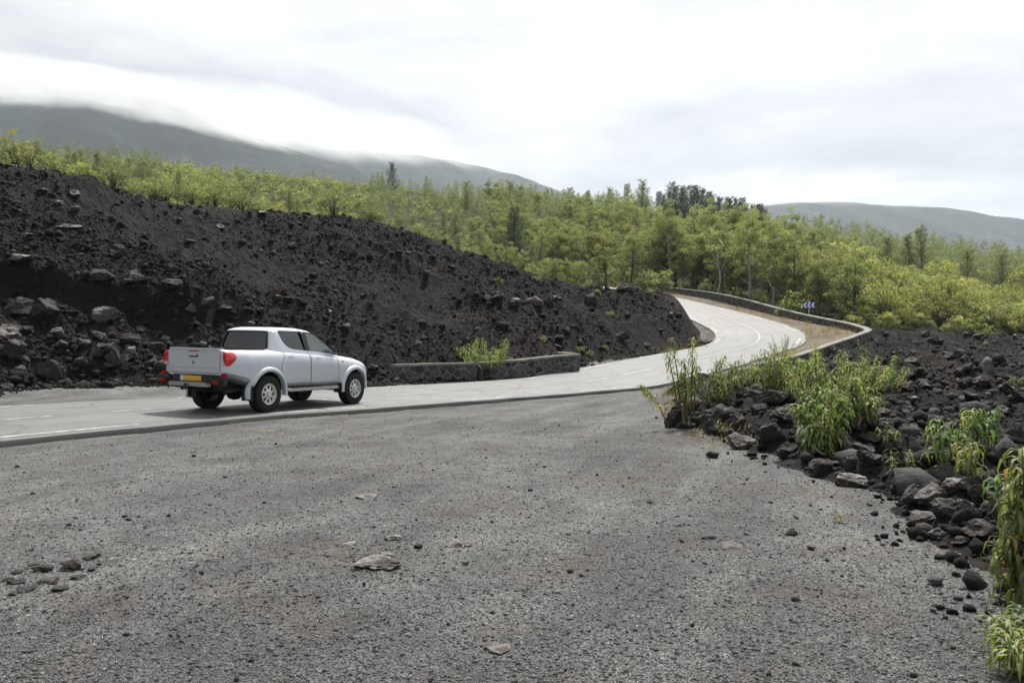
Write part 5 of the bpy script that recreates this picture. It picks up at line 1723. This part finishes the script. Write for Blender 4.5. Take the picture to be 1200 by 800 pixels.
    b.box((1.6, 0, .50), (1.5, .8, .14)); b.box((-.45, 0, .62), (.1, 1.0, .12)); b.build('chassis', under, root, bevel=.01)
    b = MB().lathe([(.0, -.10), (.20, -.11), (.33, -.09), (.35, 0), (.33, .09), (.20, .11), (0, .10)], 32, 'z', (-.62, 0, .55)); b.build('spare_wheel', rubber, root, True)
    b = MB(); b.tube([(1.2, -.3, .45), (.4, -.42, .50), (-.5, -.55, .50), (-.95, -.58, .47)], .035, 10); b.tube([(.6, -.40, .5), (.2, -.42, .5)], .09, 12); b.build('exhaust', dark, root, True)
    for sd in (-1, 1):
        b = MB(); b.box((-.50, sd * .76, .44), (.018, .28, .34)); b.build('mud_flap', dark, root)
        b = MB(); b.box((2.44, sd * .80, .44), (.018, .22, .24)); b.build('mud_flap', dark, root)
        # side step
        b = MB(); b.tube([(.60, sd * .72, .50), (.68, sd * .86, .46), (2.32, sd * .86, .46), (2.42, sd * .72, .50)], .045, 10)
        b.box((1.5, sd * .85, .475), (1.62, .15, .045)); b.build('side_step', chrome, root, bevel=.01)
        # mirror
        b = MB(); b.box((2.19, sd * .93, 1.365), (.11, .20, .20), taper=.85); b.tube([(2.22, sd * .80, 1.30), (2.20, sd * .90, 1.32)], .03, 8)
        mi = b.build('mirror', dark, root, bevel=.03); sharp_smooth(mi, 40)
        b = MB(); b.box((2.13, sd * .93, 1.370), (.008, .165, .155)); b.build('mirror_glass', mat('mirror_glass', (.25, .26, .27), .08, 1.0), mi)
        b = MB(); b.box((2.52, sd * (float(body_y(2.52, 1.1)) + .004), 1.10), (.075, .02, .03)); b.build('indicator', amber, root, bevel=.006)
        # tail lamps wrap the rear corners
        P = []; Fs = []; na, nb = 20, 12
        for j in range(nb + 1):
            v = j / nb; z = 1.04 + .30 * v
            hw = .5 * (math.sin(PI * min(1, max(0, .06 + .84 * v))) ** .6)
            for i in range(na + 1):
                u = -1 + 2 * i / na
                # run round the corner: u<0 on the tailgate side, u>0 on the flank
                s = u * hw * (.44 if u > 0 else .20) * (.70 + .6 * v if u > 0 else 1)
                cr_ = .07
                bump = .022 * (1 - u * u) ** .5 * (1 - (2 * v - 1) ** 4) ** .5 if abs(u) < 1 else 0
                yo = float(body_y(-1.0, z)) ; xo = -1.153
                if s > 0: x, y = xo + s - .0 + (.012 if s > .03 else 0), yo + .003 + bump - .02 * math.exp(-s * 22)
                else: x, y = xo - .004 - bump + .0, yo + s - .02 + .0
                P.append((x, sd * y, z))
        m = na + 1
        tl = MB().add(P, [(j * m + i, j * m + i + 1, (j + 1) * m + i + 1, (j + 1) * m + i) for j in range(nb) for i in range(na)]).build('tail_lamp', redm, root, True)
        b = MB(); b.box((-1.168, sd * .765, 1.065), (.03, .07, .055)); b.build('reversing_lens', clear, tl, bevel=.008)
        b = MB(); b.box((-1.19, sd * .80, .845), (.06, .13, .085)); b.build('reflector', redd, root, bevel=.015)
        b = MB(); b.box((-1.315, sd * .70, .70), (.05, .16, .07)); b.build('rear_fog_lamp', redd, root, bevel=.012)
        # head lamps, indicators of the front (not seen in the photo's view)
        b = MB(); b.box((3.54, sd * .60, .93), (.20, .28, .17), rz=sd * .45); b.build('headlight', headl, root, bevel=.05)
    # ---- tailgate
    def slab(name, y0, y1, z0, z1, x, d, mt, par, bev=.018, bow=.0):
        b = MB(); b.box((x - d / 2, (y0 + y1) / 2, (z0 + z1) / 2), (d, y1 - y0, z1 - z0)); return b.build(name, mt, par, bevel=bev)
    tg = slab('tailgate', -.665, .665, .875, 1.405, -1.145, .05, paint, root, .02); sharp_smooth(tg, 40)
    o = slab('tailgate_lip', -.64, .64, 1.36, 1.408, -1.180, .030, paint, tg, .010)
    o = slab('tailgate_ridge', -.66, .66, .985, 1.0, -1.188, .018, paint, tg, .006)
    slab('brake_light', -.13, .13, 1.325, 1.345, -1.195, .008, redd, tg, .003)
    slab('handle_recess', -.12, .12, 1.205, 1.275, -1.194, .006, dark, tg, .003)
    slab('handle', -.10, .10, 1.235, 1.280, -1.198, .018, paint, tg, .006)
    e = MB()                                              # three lozenges
    for k in range(3):
        a = PI / 2 + k * 2 * PI / 3; d = .042
        c0 = np.array([cos(a), sin(a)]); s0 = np.array([-sin(a), cos(a)])
        q = [c0 * .002, c0 * d * .5 + s0 * d * .29, c0 * d, c0 * d * .5 - s0 * d * .29]
        V = [(-1.196, p[0], 1.095 + p[1]) for p in q] + [(-1.204, p[0], 1.095 + p[1]) for p in q]
        e.add(V, [(0, 1, 2, 3), (7, 6, 5, 4), (0, 4, 5, 1), (1, 5, 6, 2), (2, 6, 7, 3), (3, 7, 4, 0)])
    e.build('emblem', mat('emblem_metal', (.12, .11, .11), .3, .8), tg)
    # ---- rear bumper
    b = MB()
    for sd in (-1, 1):
        b.box((-1.19, sd * .70, .705), (.18, .30, .16), rz=0)
    b.box((-1.17, 0, .75), (.10, 1.15, .17))
    bp = b.build('rear_bumper', dark, root, bevel=.035); sharp_smooth(bp, 40)
    b = MB(); b.box((-1.285, 0, .64), (.16, 1.0, .09)); b.build('step_bar', chrome, bp, bevel=.02)
    npl = slab('number_plate', -.26, .20, .705, .815, -1.232, .010, plate_y, root, .003)
    slab('plate_band', .203, .30, .705, .815, -1.232, .010, plate_w, npl, .003)
    b = MB(); b.box((-1.34, 0, .56), (.16, .06, .05)); b.tube([(-1.40, 0, .57), (-1.40, 0, .66)], [.02, .027], 10); b.build('tow_hitch', dark, root, True)
    # front bumper and grille close the nose
    b = MB(); b.box((3.68, 0, .60), (.20, 1.22, .24)); fb = b.build('front_bumper', paint, root, bevel=.08); sharp_smooth(fb, 40)
    b = MB(); b.box((3.755, 0, .84), (.05, .62, .16)); b.build('grille', dark, root, bevel=.02)
    b = MB(); b.tube([(1.75, .50, 1.87), (1.45, .55, 2.35)], [.006, .003], 6)
    # a low, wide body: everything but the wheels sits a little lower
    for o in [c for c in root.children_recursive if c.type == 'MESH']:
        q = o
        while q is not root and not q.name.startswith('wheel') or q.name.startswith('wheel_arch'): q = q.parent
        if q is root:
            if o.location.length > 0: o.location.z *= .93
            else: o.data.transform(Matrix.Diagonal((1, 1, .93, 1)))
    # ---- stand it on the road
    Y = 18.7
    gx, gy = (309 - 600) / F * Y, Y
    phi = rad(65)
    # the right rear tyre stands at (gx, gy)
    hx, hy = cos(phi), sin(phi)
    ox, oy = gx - hy * .82, gy + hx * .82
    lat, idx = road_coords(np.array([ox, ox + 3 * hx]), np.array([oy, oy + 3 * hy]))
    zz = CZ[idx] + E[idx, 3] * lat
    latl, il = road_coords(np.array([gx, ox - hy * .775]), np.array([gy, oy + hx * .775])); zl = CZ[il] + E[il, 3] * latl
    root.location = (ox, oy, zz[0] + .0); root.scale = (1.085,) * 3
    pitch = math.atan2(zz[0] - zz[1], 3.0); roll = -math.atan2(zl[1] - zl[0], 1.55)
    root.rotation_euler = (Matrix.Rotation(phi, 3, 'Z') @ Matrix.Rotation(pitch, 3, 'Y') @ Matrix.Rotation(-roll * -1 if False else -roll, 3, 'X')).to_euler()
    print('PICKUP', root.location, math.degrees(pitch), math.degrees(roll), lat)


# ================================================================== THE ARROW SIGN
def build_sign():
    Y = 64.4
    c = at(948, 357.5, Y); gz = ground_z(c[0], c[1] + .1)
    root = empty('arrow_sign', (c[0], c[1], gz)); root.rotation_euler = (0, 0, rad(-14))
    tag(root, 'blue sign with three white chevrons pointing left on a grey post behind the parapet', 'road sign')
    zc = c[2] - gz
    blue = mat('sign_blue', (.055, .10, .38), .4); white = mat('sign_white', (.80, .82, .85), .4); steel = mat('galvanised_post', (.42, .44, .44), .45, .6)
    W, Hh = .92, .46
    MB().box((0, .0, zc), (W, .03, Hh)).build('panel', blue, root, bevel=.008)
    ch = MB()
    for k in range(3):
        x0 = -W / 2 + .05 + k * .285
        q = [(x0, 0), (x0 + .15, Hh / 2 - .025), (x0 + .275, Hh / 2 - .025), (x0 + .125, 0), (x0 + .275, -Hh / 2 + .025), (x0 + .15, -Hh / 2 + .025)]
        ch.add([(x, -.019, zc + z) for x, z in q], [(0, 1, 2, 3), (0, 3, 4, 5)])
    ch.build('chevrons', white, root)
    b = MB(); b.tube([(0, .06, -.3), (0, .06, zc + .18)], .04, 10); b.build('post', steel, root, True)


# ================================================================== FAR RIDGES
def build_mountains():
    m = mat('ridge_scrub', (.04, .05, .035), .95, 0, .1); N = NT(m); p = N.pos()
    c = N.ramp(N.noise(.011, 8, .68, p), [(.34, (.015, .025, .021)), (.6, (.035, .049, .040)), (.78, (.066, .072, .064))])
    sc = N.ramp(N.noise(.006, 6, .6, N.n('ShaderNodeMapping', Vector=p, Scale=(1, .3, .22), Rotation=(0, .55, 0))), [(.58, g(0)), (.66, g(.8))])
    c = N.mix(sc, c, (.10, .10, .092))
    N.put(N.b.inputs['Base Color'], c); N.put(N.b.inputs['Normal'], N.bump(N.noise(.02, 8, .7, p), 1.0, 22))
    M['ridge'] = m

    def ridge(name, sky, Y, deep, seed, amp, label):
        """a real slope rising to its skyline, with the far side falling away again"""
        sx = np.array([s[0] for s in sky], float); sy = np.array([s[1] for s in sky], float)
        n = 260; mrows = 90
        px = np.linspace(sx[0], sx[-1], n); top = np.interp(px, sx, sy)
        V = np.zeros((mrows, n, 3))
        for r in range(mrows):
            t = r / (mrows - 1) * 1.35
            y = Y - deep * .7 + deep * .7 * t
            hgt = EYE + (400 - top) / F * Y
            k = 1 - (1 - t) ** 1.5 if t <= 1 else 1 - (t - 1) ** 1.3 * 1.4
            base = -120
            X = (px - 600) / F * Y
            z = base + (hgt - base) * k
            gul = ridged(X / 420 + y / 900, y / 420 * .35 + X / 900, 5, seed) - .45
            w = sstep(0, .3, t) * (1 - sstep(.78, .98, t) * .86)
            V[r] = np.stack([X, np.full(n, y), z + gul * amp * w], 1)
        i = np.arange(mrows - 1)[:, None] * n; j = np.arange(n - 1)[None]
        Q = np.stack([i + j, i + j + 1, i + n + j + 1, i + n + j], -1).reshape(-1, 4)
        o = link(name, mesh_np(name, V.reshape(-1, 3), Q, [m], True)); tag(o, kind='structure')
        if label: o['label'] = label
    ridge('mountain', [(-700, 40), (-300, 85), (-120, 103), (0, 112), (60, 116), (130, 125), (180, 132), (230, 144), (280, 158), (325, 171), (370, 186), (430, 206), (520, 236), (640, 290)], 2500, 1700, 4, 90, None)
    ridge('mountain', [(-100, 130), (120, 140), (260, 152), (300, 157), (340, 164), (380, 171), (430, 179), (480, 185), (530, 190), (570, 202), (620, 214), (680, 236), (760, 262), (900, 300)], 3900, 2300, 8, 130, None)
    ridge('mountain', [(640, 300), (760, 272), (840, 252), (890, 242), (930, 238), (975, 237), (1030, 240), (1090, 246), (1150, 256), (1200, 264), (1300, 282), (1450, 312)], 4000, 2000, 12, 100, None)


# ================================================================== SKY, SUN, AIR, CAMERA
SUN_AZ, SUN_EL = rad(12), rad(58)          # azimuth to the right of the view direction


def build_light():
    w = bpy.data.worlds.new('World'); SC.world = w; w.use_nodes = True
    t = w.node_tree; N = NT.__new__(NT); N.t = t; N.b = None
    bg = t.nodes['Background']; bg.inputs['Strength'].default_value = .1
    sky = N.n('ShaderNodeTexSky', _sky_type='NISHITA', _sun_disc=False)
    sky.sun_elevation = SUN_EL; sky.sun_rotation = SUN_AZ
    d = N.n('ShaderNodeTexCoord').outputs['Generated']
    sp = N.n('ShaderNodeSeparateXYZ', Vector=d)
    # clouds laid out on a flat layer overhead, so that they crowd towards the horizon
    zz = N.math('ADD', N.math('MAXIMUM', sp.outputs['Z'], 0.0), .16)
    uv = N.n('ShaderNodeCombineXYZ', X=N.math('DIVIDE', sp.outputs['X'], zz), Y=N.math('DIVIDE', sp.outputs['Y'], zz))
    n1 = N.noise(.62, 6, .55, N.n('ShaderNodeVectorMath', _operation='ADD', i0=uv, i1=(4.3, 1.7, .2)), .6)
    n2 = N.noise(2.1, 5, .55, N.n('ShaderNodeVectorMath', _operation='ADD', i0=uv, i1=(8.1, 3.7, .2)), .4)
    nn = N.math('ADD', N.math('MULTIPLY', n1, .72), N.math('MULTIPLY', n2, .28))
    cloud = N.ramp(nn, [(.39, (2.9, 3.06, 3.28)), (.475, (4.0, 4.14, 4.3)), (.55, (5.2, 5.3, 5.36)), (.64, (6.8, 6.8, 6.75))])
    # the veiled sun brightens the cloud round it
    sd = (sin(SUN_AZ) * cos(SUN_EL), cos(SUN_AZ) * cos(SUN_EL), sin(SUN_EL))
    dt = N.n('ShaderNodeVectorMath', _operation='DOT_PRODUCT', i0=d, i1=sd).outputs['Value']
    glow = N.ramp(dt, [(.0, g(.74)), (.5, g(.86)), (.68, g(.98)), (.80, g(1.22)), (1, g(2.1))])
    cloud = N.mix(1.0, cloud, glow, 'MULTIPLY')
    cov = N.ramp(nn, [(.60, g(1)), (.80, g(.88))])
    c = N.mix(cov, sky.outputs[0], cloud)
    N.put(bg.inputs['Color'], c)
    s = bpy.data.lights.new('sun', 'SUN'); s.energy = 4.0; s.angle = rad(5); s.color = (1, .955, .88)
    o = link('sun', s); o.rotation_euler = (-(PI / 2 - SUN_EL), 0, 0)
    v = Vector(sd); o.rotation_euler = v.to_track_quat('Z', 'Y').to_euler()
    v = SC.view_settings; SC.display_settings.display_device = 'sRGB'
    v.view_transform = 'Standard'; v.look = 'None'; v.exposure = .74; v.gamma = 1; v.use_curve_mapping = False


def build_haze():
    m = bpy.data.materials.new('air'); m.use_nodes = True; t = m.node_tree
    t.nodes.remove(t.nodes['Principled BSDF'])
    pv = t.nodes.new('ShaderNodeVolumePrincipled')
    pv.inputs['Color'].default_value = (.82, .90, 1.0, 1); pv.inputs['Density'].default_value = .000085; pv.inputs['Anisotropy'].default_value = .35
    t.links.new(pv.outputs[0], t.nodes['Material Output'].inputs['Volume'])
    b = MB().box((0, 1500, 350), (13000, 15000, 1750)); o = b.build('haze', m); tag(o, kind='stuff')
    # low cloud lying along the tops of the ridges
    def mist(name, c, d, dens, seed, rz=0.0):
        m = bpy.data.materials.new('mist'); m.use_nodes = True; t = m.node_tree; t.nodes.remove(t.nodes['Principled BSDF'])
        N = NT.__new__(NT); N.t = t; N.b = None
        oc = N.n('ShaderNodeTexCoord').outputs['Object']
        ln = N.n('ShaderNodeVectorMath', _operation='LENGTH', i0=oc).outputs['Value']
        edge = N.ramp(ln, [(.25, g(1)), (1.0, g(0))])
        nz = N.noise(1.0, 4, .6, N.n('ShaderNodeMapping', Vector=oc, Scale=(3.5, 1.5, 1.6), Location=(seed, 0, 0)))
        dd = N.math('MULTIPLY', N.math('MULTIPLY', edge, N.ramp(nz, [(.34, g(0)), (.62, g(1))])), dens)
        pv = N.n('ShaderNodeVolumePrincipled', Color=(.97, .98, 1, 1), Density=dd, Anisotropy=.3)
        t.links.new(pv.outputs[0], t.nodes['Material Output'].inputs['Volume'])
        V, Fs = ico(3)
        o = link(name, mesh_np(name, V, Fs, [m]), None, c, (0, rz, 0), d); tag(o, kind='stuff')
        m.cycles.homogeneous_volume = False; m.cycles.volume_step_rate = 4
    if 'mist' not in globals().get('SKIP', ()):
        mist('mist', at(40, 106, 2150), (700, 300, 50), .024, 1.3, .10)
        mist('mist', at(215, 132, 2200), (330, 280, 42), .020, 2.9, .30)
        mist('mist', at(360, 158, 3550), (900, 600, 130), .008, 4.7, .16)
        mist('mist', at(960, 224, 3700), (900, 600, 60), .004, 8.1, .02)
    print('HAZE', o.dimensions[:])


def build_camera():
    c = bpy.data.cameras.new('camera'); o = link('camera', c)
    o.location = (0, 0, EYE); o.rotation_euler = (PI / 2, 0, 0)
    c.sensor_width = 36; c.lens = 36 * F / 1200; c.clip_start = .05; c.clip_end = 40000
    SC.camera = o
    SC.cycles.max_bounces = 6; SC.cycles.diffuse_bounces = 3; SC.cycles.transparent_max_bounces = 16; SC.cycles.volume_bounces = 2
    SC.cycles.use_denoising = True
    SC.cycles.caustics_reflective = False; SC.cycles.caustics_refractive = False


import time
_t = time.time()
for fn in (build_camera, build_light, build_terrain, build_road, build_walls, build_pickup, build_sign, build_rocks, build_stones, build_plants, build_forest, build_mountains, build_haze):
    if fn.__name__ in globals().get('SKIP', ()): continue
    fn(); print(fn.__name__, round(time.time() - _t, 1), flush=True)
